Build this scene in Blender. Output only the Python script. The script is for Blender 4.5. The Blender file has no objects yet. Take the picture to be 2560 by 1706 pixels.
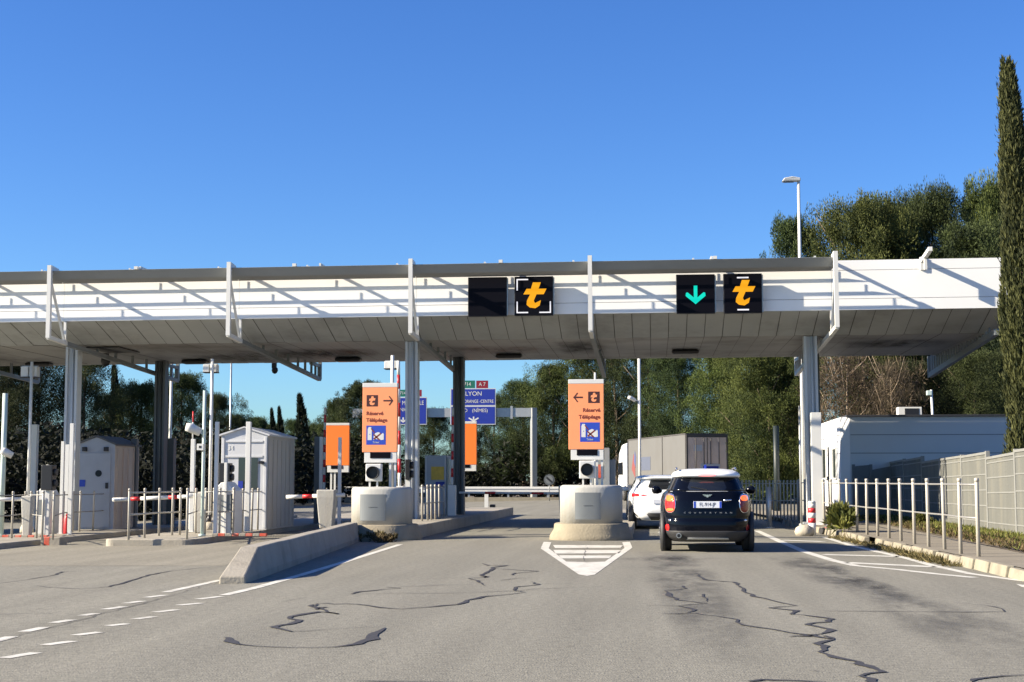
import bpy, math, random
from mathutils import Vector, Euler, Matrix
import numpy as np
random.seed(7)
R = math.radians
S = bpy.context.scene
COL = S.collection

# ------------------------------------------------------------------ camera, sky, sun, exposure
YAW, TILT, FPX = R(5.4), R(5.39), 3700.0
CAM = Vector((0.0, 0.0, 1.35))
ROT = Euler((math.pi / 2 + TILT, 0, YAW))
cam_d = bpy.data.cameras.new('camera')
cam_d.sensor_width = 36.0
cam_d.lens = FPX / 2560 * 36.0
cam_d.clip_start, cam_d.clip_end = 0.1, 3000
cam = bpy.data.objects.new('camera', cam_d)
cam.location, cam.rotation_euler = CAM, ROT
COL.objects.link(cam)
S.camera = cam

SUN_T = Vector((1.95, 0.53, -1.0)).normalized()      # direction the light travels
SUN_EL = math.asin(-SUN_T.z)
world = bpy.data.worlds.new('World')
S.world = world
world.use_nodes = True
wn = world.node_tree
bg = wn.nodes['Background']
sky = wn.nodes.new('ShaderNodeTexSky')
sky.sky_type = 'NISHITA'
sky.sun_disc = False
sky.sun_elevation = SUN_EL
sky.sun_rotation = math.atan2(-SUN_T.x, -SUN_T.y)
sky.air_density, sky.dust_density, sky.ozone_density = 1.0, 0.3, 2.0
sky.altitude = 50
hsv = wn.nodes.new('ShaderNodeHueSaturation')          # the deep saturated blue of the clear winter sky
hsv.inputs['Hue'].default_value = 0.51
hsv.inputs['Saturation'].default_value = 1.2
tone = wn.nodes.new('ShaderNodeMix')
tone.data_type, tone.blend_type = 'RGBA', 'MULTIPLY'
tone.inputs[0].default_value = 1.0
tone.inputs[7].default_value = (0.58, 0.87, 1.24, 1)
wn.links.new(sky.outputs[0], hsv.inputs['Color'])
wn.links.new(hsv.outputs[0], tone.inputs[6])
wn.links.new(tone.outputs[2], bg.inputs[0])
bg.inputs[1].default_value = 0.055
sun_d = bpy.data.lights.new('sun', 'SUN')
sun_d.energy, sun_d.angle, sun_d.color = 5.0, R(0.5), (1.0, 0.88, 0.70)
sun = bpy.data.objects.new('sun', sun_d)
sun.rotation_euler = SUN_T.to_track_quat('-Z', 'Y').to_euler()
sun.location = (-30, -20, 40)
COL.objects.link(sun)
S.view_settings.view_transform = 'Standard'
S.view_settings.look = 'None'
S.view_settings.exposure = 1.45
S.view_settings.gamma = 1
S.cycles.max_bounces = 6
S.cycles.transparent_max_bounces = 8

# ------------------------------------------------------------------ where things stand
def ground_z(x):
    return -0.02 * min(max(-4.0 - x, 0.0), 21.0)

RM = ROT.to_matrix()
def ray(px, py):
    return RM @ Vector(((px - 1280) / FPX, -(py - 853) / FPX, -1.0))
def at_y(px, py, Y):
    r = ray(px, py)
    return CAM + r * (Y / r.y)
def at_depth(px, py, d):
    return CAM + ray(px, py) * d
def on_ground(px, py, dz=0.0):
    r = ray(px, py)
    z = dz
    for _ in range(8):
        p = CAM + r * ((z - CAM.z) / r.z)
        z = ground_z(p.x) + dz
    return p
def X(px, Y, py=1202):
    return at_y(px, py, Y).x
def Zh(px, py, Y):
    return at_y(px, py, Y).z

# ------------------------------------------------------------------ materials
MATS = {}
def mat(name, col, rough=0.6, metal=0.0, var=0.12, scale=3.0, bump=0.0, bscale=40.0, spec=0.5, dirt=0.0, dirtcol=(0.09, 0.075, 0.055),
        emit=None, streak=False):
    m = bpy.data.materials.new(name)
    MATS[name] = m
    m.use_nodes = True
    nt = m.node_tree
    b = nt.nodes['Principled BSDF']
    b.inputs['Roughness'].default_value = rough
    b.inputs['Metallic'].default_value = metal
    b.inputs['Specular IOR Level'].default_value = spec
    tc = nt.nodes.new('ShaderNodeTexCoord')
    src = tc.outputs['Object']
    if streak:
        mp = nt.nodes.new('ShaderNodeMapping')
        mp.inputs['Scale'].default_value = (1, 1, 0.12)
        nt.links.new(src, mp.inputs[0])
        src = mp.outputs[0]
    n = nt.nodes.new('ShaderNodeTexNoise')
    n.inputs['Scale'].default_value = scale
    n.inputs['Detail'].default_value = 5
    nt.links.new(src, n.inputs['Vector'])
    mix = nt.nodes.new('ShaderNodeMix')
    mix.data_type = 'RGBA'
    mix.inputs[6].default_value = tuple(c * (1 - var) for c in col) + (1,)
    mix.inputs[7].default_value = tuple(min(1, c * (1 + var)) for c in col) + (1,)
    nt.links.new(n.outputs[0], mix.inputs[0])
    out = mix.outputs[2]
    if dirt > 0:
        n2 = nt.nodes.new('ShaderNodeTexNoise')
        n2.inputs['Scale'].default_value = scale * 0.6
        n2.inputs['Detail'].default_value = 7
        n2.inputs['Roughness'].default_value = 0.65
        nt.links.new(src, n2.inputs['Vector'])
        rp = nt.nodes.new('ShaderNodeValToRGB')
        rp.color_ramp.elements[0].position = 0.48
        rp.color_ramp.elements[1].position = 0.75
        rp.color_ramp.elements[1].color = (dirt, dirt, dirt, 1)
        nt.links.new(n2.outputs[0], rp.inputs[0])
        mx = nt.nodes.new('ShaderNodeMix')
        mx.data_type = 'RGBA'
        nt.links.new(rp.outputs[0], mx.inputs[0])
        nt.links.new(out, mx.inputs[6])
        mx.inputs[7].default_value = dirtcol + (1,)
        out = mx.outputs[2]
    nt.links.new(out, b.inputs['Base Color'])
    if bump > 0:
        n3 = nt.nodes.new('ShaderNodeTexNoise')
        n3.inputs['Scale'].default_value = bscale
        n3.inputs['Detail'].default_value = 4
        nt.links.new(tc.outputs['Object'], n3.inputs['Vector'])
        bp = nt.nodes.new('ShaderNodeBump')
        bp.inputs['Strength'].default_value = bump
        bp.inputs['Distance'].default_value = 0.02
        nt.links.new(n3.outputs[0], bp.inputs['Height'])
        nt.links.new(bp.outputs[0], b.inputs['Normal'])
    if emit:
        b.inputs['Emission Color'].default_value = emit[:3] + (1,)
        b.inputs['Emission Strength'].default_value = emit[3]
    return m

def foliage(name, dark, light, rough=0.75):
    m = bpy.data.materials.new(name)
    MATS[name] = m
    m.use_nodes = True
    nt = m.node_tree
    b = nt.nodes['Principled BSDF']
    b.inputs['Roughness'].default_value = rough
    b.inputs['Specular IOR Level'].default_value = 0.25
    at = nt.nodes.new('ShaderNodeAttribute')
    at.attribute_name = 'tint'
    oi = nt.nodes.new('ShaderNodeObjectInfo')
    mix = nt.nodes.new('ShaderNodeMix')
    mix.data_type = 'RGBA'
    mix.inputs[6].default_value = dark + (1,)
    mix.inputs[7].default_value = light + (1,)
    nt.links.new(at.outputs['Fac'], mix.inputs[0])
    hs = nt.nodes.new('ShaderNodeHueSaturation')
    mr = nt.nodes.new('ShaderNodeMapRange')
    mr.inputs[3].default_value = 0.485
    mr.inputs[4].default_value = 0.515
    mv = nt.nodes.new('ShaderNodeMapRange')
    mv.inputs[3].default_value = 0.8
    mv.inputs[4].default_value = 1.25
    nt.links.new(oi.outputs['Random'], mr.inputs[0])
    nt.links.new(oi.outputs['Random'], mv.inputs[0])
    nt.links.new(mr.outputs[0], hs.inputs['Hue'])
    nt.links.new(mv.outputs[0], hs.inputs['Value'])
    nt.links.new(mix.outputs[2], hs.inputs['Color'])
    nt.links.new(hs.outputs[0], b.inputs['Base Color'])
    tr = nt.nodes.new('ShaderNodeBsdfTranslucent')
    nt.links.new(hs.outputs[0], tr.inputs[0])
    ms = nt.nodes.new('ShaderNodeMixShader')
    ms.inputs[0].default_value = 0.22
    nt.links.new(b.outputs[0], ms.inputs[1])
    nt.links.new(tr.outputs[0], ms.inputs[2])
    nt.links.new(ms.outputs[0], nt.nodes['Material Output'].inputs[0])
    return m

def asphalt(name, col, tyre=True):
    m = mat(name, col, rough=0.88, var=0.10, scale=0.35, bump=0.5, bscale=55, spec=0.3)
    nt = m.node_tree
    b = nt.nodes['Principled BSDF']
    base = b.inputs['Base Color'].links[0].from_socket
    geo = nt.nodes.new('ShaderNodeNewGeometry')
    # aggregate speckle
    n = nt.nodes.new('ShaderNodeTexNoise')
    n.inputs['Scale'].default_value = 14
    n.inputs['Detail'].default_value = 6
    n.inputs['Roughness'].default_value = 0.8
    nt.links.new(geo.outputs['Position'], n.inputs['Vector'])
    mr = nt.nodes.new('ShaderNodeMapRange')
    mr.inputs[1].default_value, mr.inputs[2].default_value = 0.3, 0.7
    mr.inputs[3].default_value, mr.inputs[4].default_value = 0.66, 1.34
    nt.links.new(n.outputs[0], mr.inputs[0])
    mul = nt.nodes.new('ShaderNodeMix')
    mul.data_type, mul.blend_type = 'RGBA', 'MULTIPLY'
    mul.inputs[0].default_value = 1
    nt.links.new(base, mul.inputs[6])
    nt.links.new(mr.outputs[0], mul.inputs[7])
    out = mul.outputs[2]
    # long streaky wear along the lanes
    mp = nt.nodes.new('ShaderNodeMapping')
    mp.inputs['Scale'].default_value = (1.6, 0.10, 1)
    nt.links.new(geo.outputs['Position'], mp.inputs[0])
    n2 = nt.nodes.new('ShaderNodeTexNoise')
    n2.inputs['Scale'].default_value = 1.0
    n2.inputs['Detail'].default_value = 6
    nt.links.new(mp.outputs[0], n2.inputs['Vector'])
    mr2 = nt.nodes.new('ShaderNodeMapRange')
    mr2.inputs[1].default_value, mr2.inputs[2].default_value = 0.3, 0.7
    mr2.inputs[3].default_value, mr2.inputs[4].default_value = 0.88, 1.10
    nt.links.new(n2.outputs[0], mr2.inputs[0])
    mul2 = nt.nodes.new('ShaderNodeMix')
    mul2.data_type, mul2.blend_type = 'RGBA', 'MULTIPLY'
    mul2.inputs[0].default_value = 1
    nt.links.new(out, mul2.inputs[6])
    nt.links.new(mr2.outputs[0], mul2.inputs[7])
    nt.links.new(mul2.outputs[2], b.inputs['Base Color'])
    return m

def stain(name, col, lo, hi, scale, strength):
    # patchy see-through stain lying on the road
    m = bpy.data.materials.new(name)
    MATS[name] = m
    m.use_nodes = True
    nt = m.node_tree
    b = nt.nodes['Principled BSDF']
    b.inputs['Base Color'].default_value = col + (1,)
    b.inputs['Roughness'].default_value = 0.8
    at = nt.nodes.new('ShaderNodeAttribute')
    at.attribute_name = 'tint'
    geo = nt.nodes.new('ShaderNodeNewGeometry')
    mp = nt.nodes.new('ShaderNodeMapping')
    mp.inputs['Scale'].default_value = (1.0, 0.35, 1)
    nt.links.new(geo.outputs['Position'], mp.inputs[0])
    n = nt.nodes.new('ShaderNodeTexNoise')
    n.inputs['Scale'].default_value = scale
    n.inputs['Detail'].default_value = 8
    n.inputs['Roughness'].default_value = 0.7
    nt.links.new(mp.outputs[0], n.inputs['Vector'])
    mr = nt.nodes.new('ShaderNodeMapRange')
    mr.inputs[1].default_value, mr.inputs[2].default_value = lo, hi
    mr.inputs[3].default_value, mr.inputs[4].default_value = 0, strength
    nt.links.new(n.outputs[0], mr.inputs[0])
    mu = nt.nodes.new('ShaderNodeMath')
    mu.operation = 'MULTIPLY'
    nt.links.new(mr.outputs[0], mu.inputs[0])
    nt.links.new(at.outputs['Fac'], mu.inputs[1])
    nt.links.new(mu.outputs[0], b.inputs['Alpha'])
    return m

asphalt('asphalt', (0.196, 0.188, 0.154))
asphalt('asphalt_pale', (0.220, 0.205, 0.162))
mat('litter', (0.10,0.08,0.05),0.9)
mat('earth', (0.13, 0.10, 0.065), 0.95, var=0.4, scale=0.6, bump=0.6, bscale=6)
mat('path', (0.21, 0.185, 0.14), 0.9, var=0.15, scale=1.5, bump=0.3, dirt=0.3)
mat('paint', (0.56, 0.55, 0.49), 0.75, var=0.15, scale=7, dirt=0.8, dirtcol=(0.22, 0.205, 0.165))
mat('sealant', (0.046, 0.045, 0.048), 0.75, var=0.2, scale=8, spec=0.35)
stain('soot', (0.03, 0.027, 0.024), 0.32, 0.66, 1.6, 0.85)
stain('rust_stain', (0.24, 0.10, 0.05), 0.35, 0.65, 1.8, 0.6)
stain('tyre_mark', (0.065, 0.063, 0.062), 0.40, 0.72, 1.5, 0.78)
mat('concrete', (0.30, 0.275, 0.225), 0.9, var=0.15, scale=2.5, bump=0.4, bscale=25, dirt=0.45)
mat('plinth', (0.27, 0.235, 0.165), 0.9, var=0.22, scale=2.2, bump=0.5, bscale=18, dirt=0.5)
mat('kerb', (0.26, 0.235, 0.175), 0.9, var=0.3, scale=3.0, bump=0.6, bscale=12, dirt=0.6)
mat('white_block', (0.40, 0.395, 0.36), 0.8, var=0.14, scale=2.4, bump=0.3, bscale=20, dirt=0.65, dirtcol=(0.25, 0.22, 0.17), streak=True)
mat('white', (0.62, 0.62, 0.59), 0.45, var=0.05, scale=2, dirt=0.12, dirtcol=(0.35, 0.32, 0.26))
mat('white_fascia', (0.83, 0.83, 0.80), 0.5, var=0.04, scale=0.6, dirt=0.10, dirtcol=(0.45, 0.43, 0.38))
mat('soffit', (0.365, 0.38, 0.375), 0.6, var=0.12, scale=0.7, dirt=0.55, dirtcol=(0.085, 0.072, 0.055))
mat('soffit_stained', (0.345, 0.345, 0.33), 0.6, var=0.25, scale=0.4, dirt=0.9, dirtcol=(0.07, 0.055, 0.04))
mat('blade', (0.245, 0.255, 0.25), 0.5, var=0.1, scale=0.8, dirt=0.2)
mat('seam', (0.10, 0.09, 0.08), 0.8, var=0.2)
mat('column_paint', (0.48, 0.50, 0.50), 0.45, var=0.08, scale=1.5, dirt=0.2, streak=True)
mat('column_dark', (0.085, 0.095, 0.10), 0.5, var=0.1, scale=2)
mat('galvanised', (0.42, 0.43, 0.42), 0.45, 0.6, var=0.12, scale=6)
mat('rail_paint', (0.40, 0.375, 0.32), 0.5, var=0.12, scale=9, dirt=0.3, dirtcol=(0.2, 0.16, 0.1))
mat('rail_dark', (0.26, 0.255, 0.24), 0.5, 0.3, var=0.15, scale=9)
mat('pale_green', (0.46, 0.55, 0.50), 0.5, var=0.1, scale=5)
mat('black', (0.012, 0.012, 0.014), 0.4, var=0.15)
mat('screen', (0.003, 0.003, 0.006), 0.5, var=0.1, spec=0.08)
mat('lettering_blue', (0.085, 0.10, 0.14), 0.7)
mat('orange_sign', (0.88, 0.31, 0.13), 0.5, var=0.04, scale=2, dirt=0.08, dirtcol=(0.5, 0.25, 0.12))
mat('orange_deep', (0.90, 0.20, 0.025), 0.5, var=0.05, scale=2)
mat('sign_brown', (0.045, 0.008, 0.01), 0.6, var=0.1)
mat('sign_text', (0.17, 0.02, 0.012), 0.6, var=0.1)
mat('blue_sign', (0.012, 0.03, 0.28), 0.45, var=0.08)
mat('blue_picto', (0.02, 0.06, 0.42), 0.45, var=0.08)
mat('green_sign', (0.01, 0.13, 0.085), 0.45)
mat('red_sign', (0.22, 0.008, 0.02), 0.45)
mat('red', (0.50, 0.02, 0.025), 0.45, var=0.1)
mat('red_brick_paint', (0.50, 0.07, 0.035), 0.8, var=0.25, scale=9, dirt=0.5, dirtcol=(0.5, 0.4, 0.3))
mat('panel_grey', (0.155, 0.17, 0.175), 0.5, var=0.1, scale=3, dirt=0.25)
mat('grey_cabinet', (0.22, 0.235, 0.235), 0.5, var=0.1)
mat('led_amber', (0.10, 0.045, 0.002), 0.6, spec=0.1, emit=(1.0, 0.42, 0.012, 0.35))
mat('led_green', (0.0, 0.08, 0.06), 0.6, spec=0.1, emit=(0.005, 0.86, 0.66, 0.31))
mat('led_white', (0.2, 0.2, 0.2), 0.6, emit=(0.9, 0.88, 0.95, 0.33))
mat('booth_wall', (0.52, 0.53, 0.54), 0.5, var=0.06, scale=2, dirt=0.12)
mat('booth_side', (0.45, 0.42, 0.37), 0.6, var=0.15, scale=2.2, dirt=0.5, dirtcol=(0.22, 0.17, 0.13), streak=True)
mat('booth_rust', (0.52, 0.44, 0.37), 0.7, var=0.25, scale=2.2, dirt=0.75, dirtcol=(0.36, 0.18, 0.12), streak=True)
mat('booth_grey', (0.36, 0.38, 0.41), 0.55, var=0.06, scale=2, dirt=0.15)
mat('booth_roof', (0.10, 0.10, 0.10), 0.7)
mat('dark_glass', (0.012, 0.014, 0.018), 0.06, var=0.0, spec=0.8)
mat('booth_glass', (0.03, 0.04, 0.045), 0.08, var=0.1, spec=0.7)
mat('stone', (0.42, 0.38, 0.30), 0.95, var=0.2, scale=5, bump=0.8, bscale=9)
mat('building_wall', (0.58, 0.59, 0.60), 0.85, var=0.03, scale=0.8, dirt=0.06)
mat('roof_edge', (0.05, 0.05, 0.055), 0.6)
mat('fence_infill', (0.112, 0.115, 0.104), 0.85, var=0.2, scale=3, bump=0.5, bscale=20, dirt=0.35, dirtcol=(0.26, 0.24, 0.18), streak=True)
mat('fence_frame', (0.205, 0.208, 0.195), 0.6, var=0.1, scale=4, dirt=0.2)
mat('car_navy', (0.003, 0.004, 0.008), 0.14, 0.0, var=0.1, spec=0.2)
mat('car_white', (0.76, 0.77, 0.76), 0.25, var=0.02, spec=0.6)
mat('plastic_grey', (0.026, 0.026, 0.027), 0.6, var=0.15)
mat('tyre', (0.018, 0.017, 0.016), 0.85, var=0.2)
mat('rim', (0.45, 0.45, 0.46), 0.3, 0.8)
mat('chrome', (0.75, 0.75, 0.76), 0.15, 0.95)
mat('lamp_red', (0.50, 0.012, 0.012), 0.15, emit=(1.0, 0.03, 0.025, 0.36))
mat('lamp_dim', (0.20, 0.012, 0.012), 0.15)
mat('lamp_amber', (0.6, 0.12, 0.03), 0.15, emit=(1.0, 0.17, 0.03, 0.50))
mat('brake_strip', (0.8, 0.2, 0.2), 0.2, emit=(1.0, 0.25, 0.25, 0.6))
mat('plate', (0.68, 0.70, 0.74), 0.4, var=0.03)
mat('ink', (0.03, 0.03, 0.04), 0.6)
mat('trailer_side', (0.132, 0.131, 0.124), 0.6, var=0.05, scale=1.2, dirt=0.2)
mat('faded_red', (0.20, 0.055, 0.05), 0.7)
mat('faded_blue', (0.07, 0.085, 0.19), 0.7)
mat('trailer_rear', (0.74, 0.58, 0.46), 0.6, var=0.1, scale=1.2, dirt=0.4)
mat('trailer_trim', (0.075, 0.07, 0.065), 0.6)
mat('bark', (0.20, 0.15, 0.105), 0.95, var=0.35, scale=4, bump=0.6, bscale=8)
mat('bark_pale', (0.40, 0.31, 0.22), 0.95, var=0.3, scale=4)
foliage('pine_needles', (0.007, 0.016, 0.006), (0.080, 0.106, 0.031))
foliage('pine_bright', (0.014, 0.028, 0.008), (0.140, 0.168, 0.040))
foliage('cypress_leaf', (0.014, 0.021, 0.008), (0.115, 0.118, 0.040))
foliage('cypress_dark', (0.004, 0.008, 0.004), (0.020, 0.026, 0.011))
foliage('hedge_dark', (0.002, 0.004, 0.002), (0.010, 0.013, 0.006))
foliage('pine_dark', (0.005, 0.012, 0.005), (0.055, 0.068, 0.022))  # darker needles; the shade on the left pines is put into this colour
foliage('twigs', (0.03, 0.021, 0.014), (0.17, 0.125, 0.085))
foliage('weeds', (0.04, 0.04, 0.015), (0.19, 0.14, 0.065))
foliage('shrub', (0.04, 0.055, 0.012), (0.21, 0.21, 0.05))
mat('dark_green', (0.012, 0.02, 0.02), 0.5, var=0.2)
mat('safety_yellow', (0.65, 0.42, 0.06), 0.6, var=0.3, scale=9)

# ------------------------------------------------------------------ mesh helpers
OFF = {}
def offset(o):
    return OFF.get(o.name, Vector((0, 0, 0)))

class MB:
    def __init__(self):
        self.v, self.f, self.mi, self.sm = [], [], [], []
        self.m, self.s = 0, False
    def face(self, idx):
        self.f.append(tuple(idx)); self.mi.append(self.m); self.sm.append(self.s)
    def poly(self, pts):
        n = len(self.v)
        self.v += [Vector(p) for p in pts]
        self.face(range(n, n + len(pts)))
    def box(self, x0, x1, y0, y1, z0, z1):
        n = len(self.v)
        self.v += [Vector(p) for p in ((x0, y0, z0), (x1, y0, z0), (x1, y1, z0), (x0, y1, z0), (x0, y0, z1), (x1, y0, z1), (x1, y1, z1), (x0, y1, z1))]
        for q in ((0, 3, 2, 1), (4, 5, 6, 7), (0, 1, 5, 4), (1, 2, 6, 5), (2, 3, 7, 6), (3, 0, 4, 7)):
            self.face([n + i for i in q])
        return self
    def bar(self, p0, p1, w, h, up=(0, 0, 1)):
        # rectangular bar from p0 to p1; w sideways, h along up
        p0, p1 = Vector(p0), Vector(p1)
        d = (p1 - p0).normalized()
        u = Vector(up)
        s = d.cross(u)
        if s.length < 1e-5:
            s = d.cross(Vector((1, 0, 0)))
        s.normalize()
        u = s.cross(d).normalized()
        n = len(self.v)
        for p in (p0, p1):
            for a, b in ((-1, -1), (1, -1), (1, 1), (-1, 1)):
                self.v.append(p + s * (a * w / 2) + u * (b * h / 2))
        for q in ((0, 1, 2, 3), (7, 6, 5, 4), (0, 4, 5, 1), (1, 5, 6, 2), (2, 6, 7, 3), (3, 7, 4, 0)):
            self.face([n + i for i in q])
        return self
    def tube(self, pts, r, n=10, cap=True):
        pts = [Vector(p) for p in pts]
        rs = r if isinstance(r, (list, tuple)) else [r] * len(pts)
        base = len(self.v)
        ref = None
        for i, p in enumerate(pts):
            d = (pts[min(i + 1, len(pts) - 1)] - pts[max(i - 1, 0)]).normalized()
            if ref is None:
                ref = d.cross(Vector((0.31, 0.95, 0.1)))
                if ref.length < 0.1:
                    ref = d.cross(Vector((1, 0, 0)))
            ref = (ref - d * ref.dot(d)).normalized()
            s = d.cross(ref)
            for k in range(n):
                a = 2 * math.pi * k / n
                self.v.append(p + ref * (math.cos(a) * rs[i]) + s * (math.sin(a) * rs[i]))
        old = self.s
        self.s = True
        for i in range(len(pts) - 1):
            for k in range(n):
                a, b = base + i * n + k, base + i * n + (k + 1) % n
                self.face((a, b, b + n, a + n))
        self.s = old
        if cap:
            self.face([base + k for k in range(n - 1, -1, -1)])
            self.face([base + (len(pts) - 1) * n + k for k in range(n)])
        return self
    def prism(self, pts, vec):
        # closed outline pts extruded by vec
        n, k = len(self.v), len(pts)
        vec = Vector(vec)
        self.v += [Vector(p) for p in pts] + [Vector(p) + vec for p in pts]
        self.face(range(n + k - 1, n - 1, -1))
        self.face(range(n + k, n + 2 * k))
        for i in range(k):
            j = (i + 1) % k
            self.face((n + i, n + j, n + k + j, n + k + i))
        return self
    def loft(self, rings, cap0=True, cap1=True):
        base, n = len(self.v), len(rings[0])
        for r in rings:
            self.v += [Vector(p) for p in r]
        for i in range(len(rings) - 1):
            for k in range(n):
                a, b = base + i * n + k, base + i * n + (k + 1) % n
                self.face((a, b, b + n, a + n))
        if cap0:
            self.face([base + k for k in range(n - 1, -1, -1)])
        if cap1:
            self.face([base + (len(rings) - 1) * n + k for k in range(n)])
        return self
    def build(self, name, mats, parent=None, local=False, origin=None, bevel=0.0, subsurf=0):
        me = bpy.data.meshes.new(name)
        off = Vector((0, 0, 0))
        if parent is not None and not local:
            off = offset(parent)
        if origin is not None:
            off = Vector(origin)
        me.from_pydata([tuple(v - off) for v in self.v], [], self.f)
        if not isinstance(mats, (list, tuple)):
            mats = [mats]
        for m in mats:
            me.materials.append(MATS[m])
        me.polygons.foreach_set('material_index', self.mi)
        me.polygons.foreach_set('use_smooth', self.sm)
        me.update()
        o = bpy.data.objects.new(name, me)
        COL.objects.link(o)
        if parent is not None:
            o.parent = parent
            OFF[o.name] = offset(parent)
        elif origin is not None:
            o.location = off
            OFF[o.name] = off
        if bevel > 0:
            b = o.modifiers.new('bevel', 'BEVEL')
            b.width, b.segments, b.limit_method, b.angle_limit = bevel, 2, 'ANGLE', R(40)
        if subsurf:
            b = o.modifiers.new('subsurf', 'SUBSURF')
            b.levels = b.render_levels = subsurf
        return o

def tag(o, label, cat, group=None, kind=None):
    if label: o['label'] = label
    if cat: o['category'] = cat
    if group: o['group'] = group
    if kind: o['kind'] = kind
    return o
def thing(name, label, cat, loc, group=None, rz=0.0):
    o = bpy.data.objects.new(name, None)
    o.location, o.rotation_euler = loc, (0, 0, rz)
    o.empty_display_size = 0.3
    COL.objects.link(o)
    OFF[o.name] = Vector(loc)
    return tag(o, label, cat, group)
def structure(o):
    o['kind'] = 'structure'
    return o
def copy_tree(o, parent=None):
    c = o.copy()
    COL.objects.link(c)
    if parent is not None:
        c.parent = parent
    for ch in list(o.children):
        copy_tree(ch, c)
    return c
def text(body, height, loc, m, parent, rot=(math.pi / 2, 0, 0), align='CENTER', name='lettering', local=False, squash=1.0, bold=0.0, ext=0.002):
    cu = bpy.data.curves.new('lettering', 'FONT')
    cu.body, cu.size, cu.align_x, cu.align_y, cu.extrude = body, height * 1.38, align, 'CENTER', ext
    cu.offset = bold
    tmp = bpy.data.objects.new('tmp', cu)
    COL.objects.link(tmp)
    me = bpy.data.meshes.new_from_object(tmp)
    COL.objects.unlink(tmp)
    bpy.data.objects.remove(tmp)
    me.materials.clear()
    me.materials.append(MATS[m])
    o = bpy.data.objects.new(name, me)
    COL.objects.link(o)
    o.location = Vector(loc) - (Vector((0, 0, 0)) if local else offset(parent))
    o.rotation_euler = rot
    o.scale = (squash, 1, 1)
    o.parent = parent
    return o
def box(x0, x1, y0, y1, z0, z1):
    return MB().box(x0, x1, y0, y1, z0, z1)
def cyl(p0, p1, r, n=14):
    return MB().tube([p0, p1], r, n)
# ------------------------------------------------------------------ ground, road, paths
XS = (-400, -25, -4, 4.0, 400)
def sheet(name, x0, x1, y0, y1, dz, m, ny=1):
    b = MB()
    xs = sorted({x0, x1, *[x for x in XS if x0 < x < x1]})
    for xa, xb in zip(xs, xs[1:]):
        for k in range(ny):
            ya, yb = y0 + (y1 - y0) * k / ny, y0 + (y1 - y0) * (k + 1) / ny
            b.poly([(xa, ya, ground_z(xa) + dz), (xb, ya, ground_z(xb) + dz), (xb, yb, ground_z(xb) + dz), (xa, yb, ground_z(xa) + dz)])
    return structure(b.build(name, m))
sheet('ground', -400, 400, -60, 1500, -0.05, 'earth')
road = sheet('road', -70, 16, -12, 118, 0.0, 'asphalt')

def ribbon(b, pts, w, dz):
    # flat band along ground points; w one width or one per point (metres)
    P = [p if isinstance(p, Vector) else on_ground(*p) for p in pts]
    ws = w if isinstance(w, (list, tuple)) else [w] * len(P)
    L = []
    for i, p in enumerate(P):
        d = P[min(i + 1, len(P) - 1)] - P[max(i - 1, 0)]
        d.z = 0
        d.normalize()
        n = Vector((-d.y, d.x, 0))
        a, c = p + n * ws[i] / 2, p - n * ws[i] / 2
        L.append([Vector((q.x, q.y, ground_z(q.x) + dz)) for q in (a, c)])
    for (a, c), (e, f) in zip(L, L[1:]):
        b.poly([c, f, e, a])
def gpoly(b, pts, dz):
    b.poly([on_ground(x, y) + Vector((0, 0, dz)) for x, y in pts])
def frm(S_, ox, oy, pts):
    return [(ox + x / S_, oy + y / S_) for x, y in pts]
LF = lambda pts: frm(2.353, 0, 1280, pts)
MF = lambda pts: frm(2.614, 800, 1280, pts)
RF = lambda pts: frm(2.2198, 1500, 1280, pts)

def child_structure(b, name, m):
    return structure(b.build(name, m, road))

# paler concrete slab of the left lanes
b = MB()
P = [on_ground(*p) for p in LF([(0, 318), (700, 318), (1320, 318), (1500, 240), (2000, 120)])]
pts = [Vector((p.x, p.y, 0)) for p in P] + [Vector((-8.2, 62, 0)), Vector((-24, 62, 0)), Vector((-24, P[0].y, 0))]
b.poly([Vector((p.x, p.y, ground_z(p.x) + 0.002)) for p in pts])
child_structure(b, 'lane_slab', 'asphalt_pale')

# dashed lines on the left: the two rows, each dash its own marking
DA = [((-60, 770), (70, 735)), ((140, 707), (265, 680)), ((310, 655), (420, 637)), ((480, 612), (570, 599)), ((615, 575), (730, 559)), ((740, 540), (838, 526)), ((862, 505), (970, 491)), ((975, 474), (1300, 402))]
DB = [((20, 862), (215, 830)), ((265, 785), (430, 762)), ((440, 728), (590, 709)), ((635, 672), (750, 660)), ((795, 632), (905, 618)), ((910, 592), (1040, 577)), ((1050, 551), (1185, 538)), ((1165, 515), (1300, 499))]
for a, c in DA + DB:
    b = MB()
    ribbon(b, LF([a, c]), 0.13, 0.004)
    child_structure(b, 'lane_dash', 'paint')
b = MB()
ribbon(b, [(560, 1489), (640, 1470), (740, 1442), (860, 1406), (1000, 1362)], 0.14, 0.004)
child_structure(b, 'lane_line', 'paint')
# chevron nose in front of the middle island
b = MB()
o_l = MF([(1462, 197), (1442, 240), (1690, 410), (1745, 420)])
i_l = MF([(1512, 200), (1495, 240), (1610, 327), (1745, 330)])
o_r = MF([(2025, 197), (2042, 235), (1795, 412), (1745, 420)])
i_r = MF([(1975, 200), (1990, 238), (1862, 327), (1745, 330)])
for o_, i_ in ((o_l, i_l), (o_r, i_r)):
    for k in range(3):
        gpoly(b, [o_[k], o_[k + 1], i_[k + 1], i_[k]], 0.004)
for ya, yb, xa, xb in ((218, 236, 1522, 1980), (250, 272, 1525, 1970), (285, 304, 1562, 1905)):
    gpoly(b, MF([(xa, ya), (xb, ya + 2), (xb - 15, yb), (xa + 15, yb + 2)]), 0.004)
child_structure(b, 'chevron_marking', 'paint')
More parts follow.
